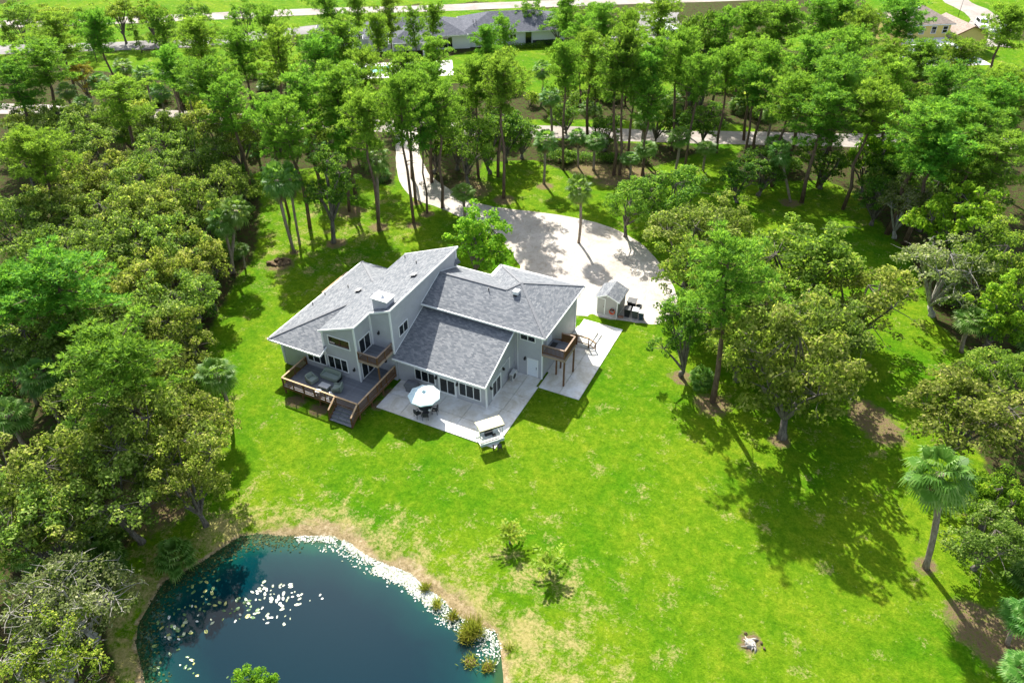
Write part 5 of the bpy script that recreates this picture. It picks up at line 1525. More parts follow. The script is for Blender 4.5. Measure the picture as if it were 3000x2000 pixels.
TREES = [
 ['pine', 15.7, 3.9, 16.5, 4.2, 'slim tall pine with pinkish trunk rising between the oaks right of the house', -0.9, -0.1],
 ['pine', -20.4, 32.5, 17.9, 3.4, 'straight solitary pine on the grass strip between driveway and road', -0.3, -0.1],
 ['pine', -27.8, 21.3, 18.4, 3.4, 'leaning pine whose bare trunk stands nearest the house, left of the driveway', -0.3, -0.1],
 ['pine', -30.5, 26.2, 16.9, 3.2, 'pine whose trunk crosses the driveway edge just behind the nearest leaning pine', 0.2, 0.2],
 ['pine', -27.6, 24.3, 14.9, 2.4, 'short slender pine with sparse crown beside the driveway bend', 0.1, -0.1],
 ['pine', -26.5, 26.4, 15.9, 3.6, 'broad dark green pine standing behind the round lime shrub tree', 0.4, 0.3],
 ['pine', -37.2, 20.3, 13.3, 3.0, 'pine with straight dark trunk on the back lawn beside the dark oak', 0.9, 0.8],
 ['pine', -16.6, 44.2, 17.3, 3.0, 'very slim pine with long bare trunk beside the lawn palms by the road', -0.2, -0.2],
 ['pine', -16.7, 57.7, 10.4, 2.4, 'small thin pine on the far verge of the back road', -0.9, -0.3],
 ['pine', -9.3, 45.6, 17.8, 4.0, 'tall round crowned pine in the middle of the roadside group', -0.7, -0.2],
 ['pine', -8.6, 46.1, 19.6, 3.4, 'pine with reddish trunk right behind the round crowned roadside pine', -0.7, -0.1],
 ['pine', -8.4, 49.0, 16.1, 3.2, 'leaning pine at the right end of the roadside trunk group', 0.1, 0.1],
 ['pine', -4.5, 65.6, 12.7, 3.6, 'large pine standing at the road edge above the fan palms', -0.9, -0.2],
 ['pine', 4.7, 66.0, 14.9, 4.0, 'forked pine standing at the right end of the visible road', -1.8, -0.4],
 ['oak', -34.1, 12.7, 13.5, 3.2, 'tall narrow dark oak on the back lawn with a mottled trunk', 0.9, 0.7],
 ['oak', -26.1, 33.1, 10.6, 4.4, 'dense dark oak at the curve of the driveway', 0.5, 0.2],
 ['oak', -1.9, 29.6, 8.0, 3.6, 'light green oak overhanging the top right edge of the driveway', 0.5, 0.2],
 ['oak', 2.8, 32.6, 9, 4.6, 'spreading light green oak above the right end of the driveway'],
 ['oak', 7.9, 21.9, 10, 5.0, 'big spreading oak overhanging the driveway near the shed'],
 ['oak', 9.6, 30.0, 8.5, 3.6, 'sparse grey twigged oak behind the driveway oaks'],
 ['oak', 19.8, 19.8, 12, 6.0, 'largest yellow green oak with a leaning dark trunk, centre of right lawn'],
 ['oak', 25.9, 18.5, 9.5, 5.2, 'yellowish oak with airy crown on the right edge of the oak group'],
 ['oak', 9.9, 17.0, 9.5, 4.2, 'leafy oak beside the gravel, directly behind the shed bins'],
 ['darkoak', 12.0, 6.3, 9.8, 2.6, 'dense dark bushy tree at the left tip of the oak group', -1.3, -0.3],
 ['oak', 22.4, 2.0, 15.0, 5.4, 'lowest oak of the right group, its crown hanging close to the lawn', -1.1, -0.1],
 ['oak', 23.1, 9.3, 11, 4.6, 'oak with grey twigs in the lower right of the oak group'],
 ['oak', 17.0, 14.2, 9, 3.6, 'half hidden oak behind the slim pine of the right lawn'],
 ['lime', -15.0, 14.1, 9.1, 4.0, 'round lime green shrub tree right behind the house', 1.2, 0.5],
 ['lime', -3.1, -37.3, 4.0, 1.7, 'tip of a bright green young tree at the near edge of the pond', 0.3, 0.4],
 ['oak', 15.0, 18.2, 9, 3.6, 'leafy oak between the driveway oaks and the yellow green oak'],
 ['oak', 19.4, 13.3, 9, 3.8, 'green oak filling the middle of the right group'],
 ['oak', 17.0, 7.9, 7.5, 3.6, 'low bushy green oak in front of the slim pine'],
 ['oak', 23.0, 6.7, 8, 3.6, 'low spreading green oak over the mulch patch'],
 ['oak', 13.4, 12.2, 8, 3.4, 'green oak crown just right of the dark bushy tree'],
 ['palm', -6.6, 25.7, 8.2, 1.9, 'cabbage palm growing out of the pale driveway', -0.3, -0.1],
 ['palm', -37.0, 8.7, 10.7, 2.1, 'curved cabbage palm on the back lawn nearest the rock pile', -0.2, -0.3],
 ['palm', -37.8, 10.7, 9.7, 1.7, 'second cabbage palm leaning behind the curved palm on the back lawn', 0.3, 0.2],
 ['palm', -31.5, 18.8, 10.6, 2.0, 'cabbage palm with pale trunk left of the leaning pines', 0.6, 0.4],
 ['palm', -40.7, 1.7, 8.9, 1.9, 'tall cabbage palm at the edge of the left wood', 1.7, 2.0],
 ['palm', -40.4, 1.9, 7.5, 1.8, 'cabbage palm half buried in the left oaks beside the tall edge palm'],
 ['palm', -39.9, 3.2, 3, 1.2, 'short young palm at the foot of the tall left edge palm'],
 ['palm', -17.2, 38.8, 7.1, 2.0, 'cabbage palm with white trunk on the grass between driveway and road', 0.1, 0.1],
 ['palm', -22.1, 24.8, 4.5, 2.0, 'short cabbage palm peeking over the round lime shrub tree'],
 ['palm', 15.0, 47.9, 7.9, 1.8, 'leaning cabbage palm alone on the upper right lawn', -3.2, -0.2],
 ['palm', 34.5, -7.3, 10.1, 2.5, 'large silvery cabbage palm on the lower right lawn with a long shadow', -2.0, 0.4],
 ['palm', -23.2, 55.3, 6.9, 2.1, 'dark hanging palm on the far side of the road', -0.5, -0.1],
 ['palm', -29.8, 65.6, 7, 2.0, 'palm standing on the neighbouring lawn behind the road'],
 ['palm', -14.9, 45.9, 5.3, 1.6, 'small roadside palm with a thick dark trunk', -0.4, -0.1],
 ['palm', -12.5, 45.9, 5, 2.1, '*road@fan palm along the back road, second from left'],
 ['palm', -7.4, 52.1, 7, 2.0, '*road@fan palm along the back road, fourth from left'],
 ['palm', -5.5, 47.6, 4.5, 2.0, '*road@fan palm along the back road, fifth from left'],
 ['palm', -1.7, 50.5, 6, 2.1, '*road@fan palm along the back road, seventh from left'],
 ['palm', 1.9, 52.4, 4, 1.8, '*road@fan palm along the back road, rightmost'],
 ['palm', -18.0, 57.0, 5, 1.8, '*road@fan palm along the back road, leftmost'],
 ['palm', -5.5, 60.3, 7, 2.0, '*road@fan palm along the back road, sixth from left'],
 ['palm', -6.9, 45.5, 3.5, 1.8, '*road@fan palm along the back road, third from left'],
 ['palm', -95.5, 37.1, 7, 2, '*leftfar@fan palm of the upper left wood, back row, second from left'],
 ['palm', -88.8, 35.7, 7, 2, '*leftfar@fan palm of the upper left wood, back row, third from left'],
 ['palm', -84.4, 37.2, 7, 2, '*leftfar@fan palm of the upper left wood, back row, fourth from left'],
 ['palm', -95.6, 32.2, 6, 2, '*leftfar@fan palm of the upper left wood, back row, leftmost'],
 ['palm', -96.3, 26.4, 6, 2, '*leftfar@fan palm of the upper left wood, front row, leftmost'],
 ['palm', -81.6, 32.0, 6, 2, '*leftfar@fan palm of the upper left wood, front row, fourth from left'],
 ['palm', -88.8, 23.6, 6, 2, '*leftfar@fan palm of the upper left wood, front row, second from left'],
 ['palm', -75.7, 18.6, 5, 1.8, '*leftfar@fan palm of the upper left wood, front row, third from left'],
 ['palm', -57.4, 17.4, 6, 2.1, '*leftfar@fan palm of the upper left wood, front row, rightmost'],
 ['palm', -80.5, 36.4, 6, 1.8, '*leftfar@fan palm of the upper left wood, back row, rightmost'],
 ['palm', -35.8, -24.9, 7, 2.2, '*left@fan palm at the left frame edge, rightmost'],
 ['palm', -35.0, -28.8, 6, 2.3, '*left@fan palm at the left frame edge, leftmost'],
 ['palm', -41.1, -23.7, 7, 2.0, '*left@fan palm at the left frame edge, second from left'],
 ['palm', -22.7, -18.0, 6.5, 2.1, 'fan palm at the edge of the left wood facing the deck'],
 ['palm', 33.5, 85.3, 7, 2, '*rightfar@fan palm among the upper right pines, rightmost'],
 ['palm', 11.1, 53.2, 6, 2, '*rightfar@fan palm among the upper right pines, second from left'],
 ['palm', 8.3, 64.7, 6, 2, '*rightfar@fan palm among the upper right pines, leftmost'],
 ['palm', 21.8, 69.4, 6, 1.8, '*rightfar@fan palm among the upper right pines, third from left'],
 ['palm', 36.3, 22.1, 4.5, 2.3, 'low wide palm under the grey olive tree at the right edge'],
 ['palm', 39.8, -11.6, 3.5, 1.8, 'upper of two palms cut by the right frame edge'],
 ['palm', 39.7, -15.7, 3.5, 1.8, 'lower of two palms cut by the right frame edge'],
 ['featherpalm', 5.8, -18.7, 2.6, 1.35, 'small yellowish feather palm on the front lawn, left of the pair', -0.0, -0.0],
 ['featherpalm', 9.6, -19.8, 2.6, 1.5, 'small green feather palm on the front lawn, right of the pair', -0.1, -0.1],
 ['pine', -100.7, 31.2, 15, 4.2, '*farleft@tall pine before the grey side road at upper left, back row, leftmost'],
 ['pine', -92.1, 32.4, 16, 3.6, '*farleft@tall pine before the grey side road at upper left, back row, second from left'],
 ['pine', -86.0, 39.4, 16, 3.4, '*farleft@tall pine before the grey side road at upper left, back row, third from left'],
 ['pine', -74.3, 35.5, 16, 4.2, '*farleft@tall pine before the grey side road at upper left, back row, fourth from left'],
 ['pine', -62.1, 31.3, 17, 4, '*farleft@tall pine before the grey side road at upper left, back row, rightmost'],
 ['pine', -59.2, 21.9, 16, 4.4, '*farleft@tall pine before the grey side road at upper left, front row, fifth from left'],
 ['pine', -69.2, 16.0, 14, 4.6, '*farleft@tall pine before the grey side road at upper left, front row, third from left'],
 ['pine', -89.2, 19.6, 15, 5.5, '*farleft@tall pine before the grey side road at upper left, front row, second from left'],
 ['pine', -88.9, 14.3, 14, 4, '*farleft@tall pine before the grey side road at upper left, front row, leftmost'],
 ['pine', -61.0, -3.5, 15, 4.2, '*left@bright pine rising from the left wood, second from left'],
 ['pine', -36.8, -18.9, 14, 5.2, '*left@bright pine rising from the left wood, third from left'],
 ['pine', -41.8, -20.9, 13, 4.0, '*left@bright pine rising from the left wood, leftmost'],
 ['pine', -24.2, -25.1, 14, 5.0, '*left@bright pine rising from the left wood, fourth from left'],
 ['pine', -30.1, -21.1, 10, 2.2, '*left@bright pine rising from the left wood, rightmost'],
 ['pine', -65.2, 56.0, 16, 3.6, '*mid@pine before the dark roofed neighbouring house, back row, second from left'],
 ['pine', -63.3, 62.0, 15, 2.6, '*mid@pine before the dark roofed neighbouring house, back row, third from left'],
 ['pine', -58.7, 64.6, 15, 2.8, '*mid@pine before the dark roofed neighbouring house, back row, fourth from left'],
 ['pine', -53.0, 52.6, 15, 2.3, '*mid@pine before the dark roofed neighbouring house, middle row, fourth from left'],
 ['pine', -52.1, 62.3, 14, 2.2, '*mid@pine before the dark roofed neighbouring house, back row, fifth from left'],
 ['pine', -50.8, 66.0, 14, 2.4, '*mid@pine before the dark roofed neighbouring house, back row, rightmost'],
 ['pine', -51.3, 41.2, 17, 4.6, '*mid@pine before the dark roofed neighbouring house, middle row, third from left'],
 ['pine', -51.5, 36.3, 16, 4.0, '*mid@pine before the dark roofed neighbouring house, middle row, second from left'],
 ['pine', -57.2, 34.1, 17, 3.6, '*mid@pine before the dark roofed neighbouring house, middle row, leftmost'],
 ['pine', -68.6, 45.4, 16, 3.6, '*mid@pine before the dark roofed neighbouring house, back row, leftmost'],
 ['pine', -40.2, 48.7, 14, 3.2, '*mid@pine before the dark roofed neighbouring house, middle row, fifth from left'],
 ['pine', -35.5, 57.6, 14, 2.6, '*mid@pine before the dark roofed neighbouring house, middle row, sixth from left'],
 ['pine', -36.3, 64.2, 14, 2.6, '*mid@pine before the dark roofed neighbouring house, middle row, rightmost'],
 ['pine', -24.1, 38.1, 17, 3.8, '*mid@pine before the dark roofed neighbouring house, front row, rightmost'],
 ['pine', -35.0, 32.4, 17, 4.0, '*mid@pine before the dark roofed neighbouring house, front row, fourth from left'],
 ['pine', -38.6, 23.8, 17, 4.2, '*mid@pine before the dark roofed neighbouring house, front row, second from left'],
 ['pine', -42.2, 20.9, 17, 4.2, '*mid@pine before the dark roofed neighbouring house, front row, leftmost'],
 ['pine', -42.2, 33.8, 16, 3.6, '*mid@pine before the dark roofed neighbouring house, front row, third from left'],
 ['pine', -31.7, 32.4, 16, 3.6, '*mid@pine before the dark roofed neighbouring house, front row, fifth from left'],
 ['pine', -26.3, 36.4, 16, 3.4, '*mid@pine before the dark roofed neighbouring house, front row, sixth from left'],
 ['pine', -39.1, 14.4, 16, 3.6, '*drive@pine left of the driveway top, second from left'],
 ['pine', -30.7, 17.6, 17, 3.6, '*drive@pine left of the driveway top, rightmost'],
 ['pine', -43.2, 15.4, 15, 3.0, '*drive@pine left of the driveway top, leftmost'],
 ['pine', -22.4, 73.8, 15, 3.6, '*back@pine behind the back road near the trailer, back row, third from left'],
 ['pine', -22.9, 66.2, 15, 3.0, '*back@pine behind the back road near the trailer, back row, second from left'],
 ['pine', -16.9, 72.2, 15, 2.8, '*back@pine behind the back road near the trailer, back row, fourth from left'],
 ['pine', -15.3, 81.8, 15, 4.2, '*back@pine behind the back road near the trailer, back row, fifth from left'],
 ['pine', 0.3, 78.4, 16, 4.2, '*back@pine behind the back road near the trailer, back row, rightmost'],
 ['pine', -17.4, 56.0, 16, 3.6, '*back@pine behind the back road near the trailer, front row, leftmost'],
 ['pine', -7.6, 53.5, 17, 3.6, '*back@pine behind the back road near the trailer, front row, third from left'],
 ['pine', -4.3, 57.3, 17, 4.0, '*back@pine behind the back road near the trailer, front row, fourth from left'],
 ['pine', -0.6, 51.6, 16, 3.0, '*back@pine behind the back road near the trailer, front row, fifth from left'],
 ['pine', -3.0, 75.3, 16, 3.4, '*back@pine behind the back road near the trailer, back row, sixth from left'],
 ['pine', -5.6, 47.2, 13, 3.2, '*back@pine behind the back road near the trailer, front row, second from left'],
 ['pine', -31.9, 80.6, 14, 3.0, '*back@pine behind the back road near the trailer, back row, leftmost'],
 ['pine', 4.8, 81.3, 16, 4.4, '*right@pine of the upper right wood, back row, leftmost'],
 ['pine', 9.5, 89.0, 16, 4.4, '*right@pine of the upper right wood, back row, second from left'],
 ['pine', 12.5, 91.3, 16, 4.2, '*right@pine of the upper right wood, back row, third from left'],
 ['pine', 16.6, 83.2, 16, 3.8, '*right@pine of the upper right wood, back row, fifth from left'],
 ['pine', 21.6, 93.3, 16, 4.6, '*right@pine of the upper right wood, back row, sixth from left'],
 ['pine', 12.4, 60.5, 17, 4.6, '*right@pine of the upper right wood, middle row, second from left'],
 ['pine', 17.2, 67.8, 17, 4.4, '*right@pine of the upper right wood, back row, fourth from left'],
 ['pine', 21.9, 71.2, 15, 3.8, '*right@pine of the upper right wood, middle row, fourth from left'],
 ['pine', 25.9, 77.4, 14, 3.4, '*right@pine of the upper right wood, middle row, sixth from left'],
 ['pine', 30.7, 82.2, 14, 4.2, '*right@pine of the upper right wood, back row, seventh from left'],
 ['pine', 36.5, 90.3, 17, 4.2, '*right@pine of the upper right wood, back row, rightmost'],
 ['pine', 7.2, 60.4, 16, 3.8, '*right@pine of the upper right wood, middle row, leftmost'],
 ['pine', 17.6, 54.0, 17, 4.6, '*right@pine of the upper right wood, middle row, third from left'],
 ['pine', 23.7, 59.4, 16, 4.0, '*right@pine of the upper right wood, middle row, fifth from left'],
 ['pine', 28.9, 59.9, 16, 4.2, '*right@pine of the upper right wood, middle row, seventh from left'],
 ['pine', 27.4, 44.3, 16, 5.0, '*right@pine of the upper right wood, front row, fourth from left'],
 ['pine', 31.9, 51.7, 15, 4.2, '*right@pine of the upper right wood, front row, sixth from left'],
 ['pine', 33.8, 49.5, 15, 4.2, '*right@pine of the upper right wood, front row, seventh from left'],
 ['pine', 29.5, 42.5, 14, 4.6, '*right@pine of the upper right wood, front row, fifth from left'],
 ['pine', 35.3, 59.9, 15, 4.4, '*right@pine of the upper right wood, front row, eighth from left'],
 ['pine', 37.3, 64.9, 15, 4.4, '*right@pine of the upper right wood, middle row, rightmost'],
 ['pine', 36.0, 44.5, 14, 4.6, '*right@pine of the upper right wood, front row, rightmost'],
 ['pine', 11.8, 51.6, 15, 4.2, '*right@pine of the upper right wood, front row, leftmost'],
 ['pine', 16.4, 48.3, 15, 4.2, '*right@pine of the upper right wood, front row, second from left'],
 ['pine', 21.6, 48.8, 16, 4.0, '*right@pine of the upper right wood, front row, third from left'],
 ['pine', -52.7, 18.8, 15, 3.6, '*farleft@tall pine before the grey side road at upper left, front row, rightmost'],
 ['pine', -70.7, 25.9, 15, 3.2, '*farleft@tall pine before the grey side road at upper left, front row, fourth from left'],
 ['pine', 2.1, 59.5, 15, 3.4, '*back@pine behind the back road near the trailer, front row, sixth from left'],
 ['pine', 6.6, 57.0, 14, 3.2, '*back@pine behind the back road near the trailer, front row, rightmost'],
 ['oak', -47.6, 2.5, 11, 4.2, '*left@olive oak of the left wood, back row, eighth from left'],
 ['oak', -52.9, -3.0, 11, 5.0, '*left@olive oak of the left wood, back row, fourth from left'],
 ['oak', -47.6, -2.6, 11, 4.6, '*left@olive oak of the left wood, back row, sixth from left'],
 ['oak', -44.9, 3.2, 10, 4.0, '*left@olive oak of the left wood, back row, rightmost'],
 ['oak', -46.2, -6.8, 10.5, 4.8, '*left@olive oak of the left wood, back row, fifth from left'],
 ['oak', -40.7, -5.5, 10.5, 4.6, '*left@olive oak of the left wood, back row, seventh from left'],
 ['oak', -46.0, -12.2, 10.5, 4.8, '*left@olive oak of the left wood, middle row, third from left'],
 ['oak', -41.1, -13.0, 10, 4.4, '*left@olive oak of the left wood, middle row, fifth from left'],
 ['oak', -33.1, -11.8, 10, 4.2, '*left@olive oak of the left wood, middle row, eighth from left'],
 ['oak', -33.4, -15.1, 10, 4.6, '*left@olive oak of the left wood, middle row, sixth from left'],
 ['oak', -31.9, -18.8, 9, 4.2, '*left@olive oak of the left wood, front row, fifth from left'],
 ['oak', -30.0, -16.3, 9, 3.8, '*left@olive oak of the left wood, front row, eighth from left'],
 ['oak', -51.1, -12.2, 10, 4.4, '*left@olive oak of the left wood, middle row, second from left'],
 ['oak', -59.1, -5.3, 11, 4.4, '*left@olive oak of the left wood, back row, second from left'],
 ['oak', -60.3, -7.9, 11, 4.4, '*left@olive oak of the left wood, back row, leftmost'],
 ['oak', -54.6, -7.3, 10, 4.2, '*left@olive oak of the left wood, back row, third from left'],
 ['oak', -37.0, -4.8, 8, 3.2, '*left@olive oak of the left wood, middle row, rightmost'],
 ['oak', -20.0, -23.2, 8.5, 3.4, '*left@olive oak of the left wood, front row, rightmost'],
 ['oak', -25.1, -32.3, 9.5, 4.6, '*left@olive oak of the left wood, front row, second from left'],
 ['oak', -19.8, -31.0, 9, 4.2, '*left@olive oak of the left wood, front row, fourth from left'],
 ['oak', -16.5, -27.6, 9, 3.4, '*left@olive oak of the left wood, front row, ninth from left'],
 ['oak', -25.5, -21.7, 8, 3.6, '*left@olive oak of the left wood, front row, seventh from left'],
 ['oak', -23.9, -35.4, 9, 4.0, '*left@olive oak of the left wood, front row, leftmost'],
 ['oak', -37.5, -10.1, 10, 4.2, '*left@olive oak of the left wood, middle row, seventh from left'],
 ['oak', -39.4, -4.4, 9.5, 3.8, '*left@olive oak of the left wood, middle row, ninth from left'],
 ['oak', -28.6, -19.0, 8.5, 3.6, '*left@olive oak of the left wood, front row, sixth from left'],
 ['oak', -28.0, -25.6, 9, 4.0, '*left@olive oak of the left wood, front row, third from left'],
 ['oak', -37.4, -19.1, 10, 4.2, '*left@olive oak of the left wood, middle row, fourth from left'],
 ['oak', -40.3, -21.7, 10, 4.4, '*left@olive oak of the left wood, middle row, leftmost'],
 ['oak', -83.9, 13.0, 9, 4.2, '*leftup@oak of the upper left wood, back row, second from left'],
 ['oak', -60.4, 23.1, 10, 4.6, '*leftup@oak of the upper left wood, back row, seventh from left'],
 ['oak', -76.1, 12.4, 9.5, 4.4, '*leftup@oak of the upper left wood, front row, third from left'],
 ['oak', -56.1, 22.1, 10, 4.2, '*leftup@oak of the upper left wood, front row, rightmost'],
 ['oak', -60.3, 12.3, 10, 4.4, '*leftup@oak of the upper left wood, front row, sixth from left'],
 ['oak', -55.1, 13.5, 10, 4.4, '*leftup@oak of the upper left wood, front row, seventh from left'],
 ['oak', -62.3, 6.6, 10, 4.4, '*leftup@oak of the upper left wood, front row, fourth from left'],
 ['oak', -81.5, 6.9, 9.5, 4.4, '*leftup@oak of the upper left wood, front row, leftmost'],
 ['oak', -43.3, 25.6, 11, 3.8, '*leftup@oak of the upper left wood, back row, rightmost'],
 ['oak', -64.3, 2.3, 10, 4.4, '*leftup@oak of the upper left wood, front row, second from left'],
 ['oak', -47.1, 10.1, 9, 3.6, '*leftup@oak of the upper left wood, front row, eighth from left'],
 ['oak', -56.0, 5.6, 10, 4.2, '*leftup@oak of the upper left wood, front row, fifth from left'],
 ['oak', -85.0, 16.3, 9, 3.8, '*leftup@oak of the upper left wood, back row, third from left'],
 ['oak', -80.3, 17.3, 9, 3.8, '*leftup@oak of the upper left wood, back row, fourth from left'],
 ['oak', -76.2, 19.8, 9, 3.8, '*leftup@oak of the upper left wood, back row, fifth from left'],
 ['oak', -71.4, 21.2, 9, 3.8, '*leftup@oak of the upper left wood, back row, sixth from left'],
 ['oak', -89.3, 14.6, 9, 3.8, '*leftup@oak of the upper left wood, back row, leftmost'],
 ['oak', -22.8, -36.0, 8.1, 3.4, 'nearly bare forked tree at the left edge above the lichen covered tree', 0.9, 2.1],
 ['paleoak', -16.3, -38.3, 7, 4.2, 'lichen grey twiggy tree filling the bottom left corner'],
 ['paleoak', -14.9, -41.5, 6.5, 3.6, 'bright leaved twiggy tree at the bottom left frame edge'],
 ['oak', -22.2, -28.4, 11.3, 4.6, 'tall leaning oak with a pale trunk at the pond end of the left wood', 1.9, 3.1],
 ['greyoak', 28.3, 43.6, 9, 3.6, 'silvery leaved tree at the top right corner of the lawn'],
 ['lime', 34.1, 36.9, 12, 5.2, 'tall vine draped bright green tree at the right edge'],
 ['greyoak', 33.3, 27.6, 10, 4.6, 'grey olive twiggy tree bulging from the right wood'],
 ['oak', 37.3, 30.1, 11, 4.2, 'green oak cut by the right frame edge beside the vine draped tree'],
 ['lime', 38.3, 23.7, 9, 3.4, 'yellow green tree cut by the right frame edge above the low wide palm'],
 ['oak', 35.9, 5.6, 9, 4.8, 'olive oak at the right frame edge above the silvery palm'],
 ['lime', 38.2, -1.5, 6, 2.6, 'yellowish small tree at the right frame edge beside the silvery palm'],
 ['oak', 37.7, -5.9, 6, 3.0, 'small oak at the lower right frame edge'],
 ['lime', 23.1, 54.6, 11, 3.2, 'yellow flecked broadleaf tree in the right pine wood'],
 ['oak', 38.4, 13.0, 8, 3.4, 'green oak at right frame edge between two olive crowns'],
 ['darkoak', 10.7, 48.0, 7, 3.4, '*right@dark tree edging the upper right wood, second from left'],
 ['darkoak', 17.9, 53.8, 7.5, 3.8, '*right@dark tree edging the upper right wood, third from left'],
 ['darkoak', 24.8, 51.6, 7.5, 3.6, '*right@dark tree edging the upper right wood, fifth from left'],
 ['darkoak', 8.5, 44.8, 6, 2.8, '*right@dark tree edging the upper right wood, leftmost'],
 ['darkoak', 27.0, 53.1, 8, 3.6, '*right@dark tree edging the upper right wood, sixth from left'],
 ['darkoak', 30.9, 46.9, 9, 3.6, '*right@dark tree edging the upper right wood, seventh from left'],
 ['darkoak', 25.4, 45.9, 7, 3.0, '*right@dark tree edging the upper right wood, fourth from left'],
 ['darkoak', 35.6, 52.1, 10, 4.0, '*right@dark tree edging the upper right wood, rightmost'],
 ['darkoak', 33.0, 52.2, 9, 3.8, '*right@dark tree edging the upper right wood, eighth from left'],
 ['darkoak', -7.1, 76.4, 17, 3.6, '*behindrv@tall dark tree right of the trailer, second from left'],
 ['darkoak', -9.8, 82.1, 14, 3.2, '*behindrv@tall dark tree right of the trailer, leftmost'],
 ['darkoak', -5.3, 77.5, 15, 3.4, '*behindrv@tall dark tree right of the trailer, rightmost'],
 ['darkoak', -7.5, 58.8, 7, 3.2, '*roadside@dark low tree in the back road thicket, back row, third from left'],
 ['darkoak', -0.7, 62.1, 7, 3.4, '*roadside@dark low tree in the back road thicket, back row, rightmost'],
 ['darkoak', -3.8, 58.9, 6, 3.0, '*roadside@dark low tree in the back road thicket, back row, fourth from left'],
 ['darkoak', -21.5, 56.8, 5, 2.6, '*roadside@dark low tree in the back road thicket, back row, second from left'],
 ['darkoak', -13.4, 52.9, 6, 2.8, '*roadside@dark low tree in the back road thicket, front row, rightmost'],
 ['darkoak', -23.7, 45.2, 7, 3.0, '*roadside@dark low tree in the back road thicket, front row, fourth from left'],
 ['darkoak', -25.3, 43.0, 9, 3.4, '*roadside@dark low tree in the back road thicket, back row, leftmost'],
 ['darkoak', -25.6, 38.5, 9, 3.4, '*roadside@dark low tree in the back road thicket, front row, third from left'],
 ['darkoak', -33.0, 35.2, 8, 3.2, '*roadside@dark low tree in the back road thicket, front row, leftmost'],
 ['darkoak', -30.5, 37.6, 9, 3.4, '*roadside@dark low tree in the back road thicket, front row, second from left'],
 ['oak', -141.2, 51.1, 9, 4, '*horizon@oak beyond the far road along the top edge, front row, leftmost'],
 ['oak', -133.6, 53.7, 9, 4.2, '*horizon@oak beyond the far road along the top edge, front row, second from left'],
 ['oak', -127.1, 56.6, 9, 4.2, '*horizon@oak beyond the far road along the top edge, front row, third from left'],
 ['oak', -124.3, 61.8, 9, 4, '*horizon@oak beyond the far road along the top edge, back row, leftmost'],
 ['oak', -119.1, 65.0, 9, 4, '*horizon@oak beyond the far road along the top edge, back row, second from left'],
 ['oak', -40.7, 98.5, 7, 3.4, '*horizon@oak beyond the far road along the top edge, front row, fourth from left'],
 ['oak', -48.5, 102.3, 8, 3.4, '*horizon@oak beyond the far road along the top edge, back row, rightmost'],
 ['oak', -38.6, 102.4, 7, 3.2, '*horizon@oak beyond the far road along the top edge, front row, rightmost'],
 ['oak', -109.5, 68.5, 9, 3.8, '*horizon@oak beyond the far road along the top edge, back row, third from left'],
 ['oak', -101.1, 73.2, 9, 3.6, '*horizon@oak beyond the far road along the top edge, back row, fourth from left'],
 ['oak', -99.1, 31.9, 8, 3.4, 'orange tinged small tree among the far left pines'],
 ['cone', -116.2, 58.5, 4.5, 1.6, '*cone@small dark conical tree by the upper left roads, fourth from left'],
 ['cone', -123.3, 63.7, 5, 1.8, '*cone@small dark conical tree by the upper left roads, third from left'],
 ['cone', -115.6, 67.2, 5, 2.2, '*cone@small dark conical tree by the upper left roads, rightmost'],
 ['cone', -139.0, 46.8, 6, 2.2, '*cone@small dark conical tree by the upper left roads, leftmost'],
 ['cone', -120.0, 50.6, 4.5, 1.6, '*cone@small dark conical tree by the upper left roads, second from left'],
 ['palmetto', -20.4, -33.6, 2.2, 1.9, '*left@saw palmetto in the bottom left shade, fourth from left'],
 ['palmetto', -22.9, -32.7, 2.0, 1.6, '*left@saw palmetto in the bottom left shade, third from left'],
 ['palmetto', -23.3, -34.7, 1.8, 1.5, '*left@saw palmetto in the bottom left shade, second from left'],
 ['palmetto', -26.0, -36.0, 1.8, 1.5, '*left@saw palmetto in the bottom left shade, leftmost'],
 ['palmetto', -22.4, -31.4, 1.8, 1.5, '*left@saw palmetto in the bottom left shade, rightmost'],
 ['palmetto', -15.9, -31.1, 2.2, 1.9, 'saw palmetto clump on the left bank of the pond'],
 ['palmetto', 14.0, 6.1, 1.8, 1.6, 'saw palmetto clump under the pine of the right oak group'],
]
GRP = {'*farleft': 'pines before the grey side road', '*left': 'plants of the left wood', '*mid': 'pines before the neighbouring house', '*drive': 'pines left of the driveway top', '*back': 'pines behind the back road', '*right': 'trees of the upper right wood', '*leftup': 'oaks of the upper left wood', '*horizon': 'oaks beyond the far road', '*behindrv': 'dark trees right of the trailer', '*roadside': 'thicket along the back road', '*road': 'palms along the back road', '*leftfar': 'palms of the upper left wood', '*rightfar': 'palms among the upper right pines', '*cone': 'conical trees by the upper left roads'}
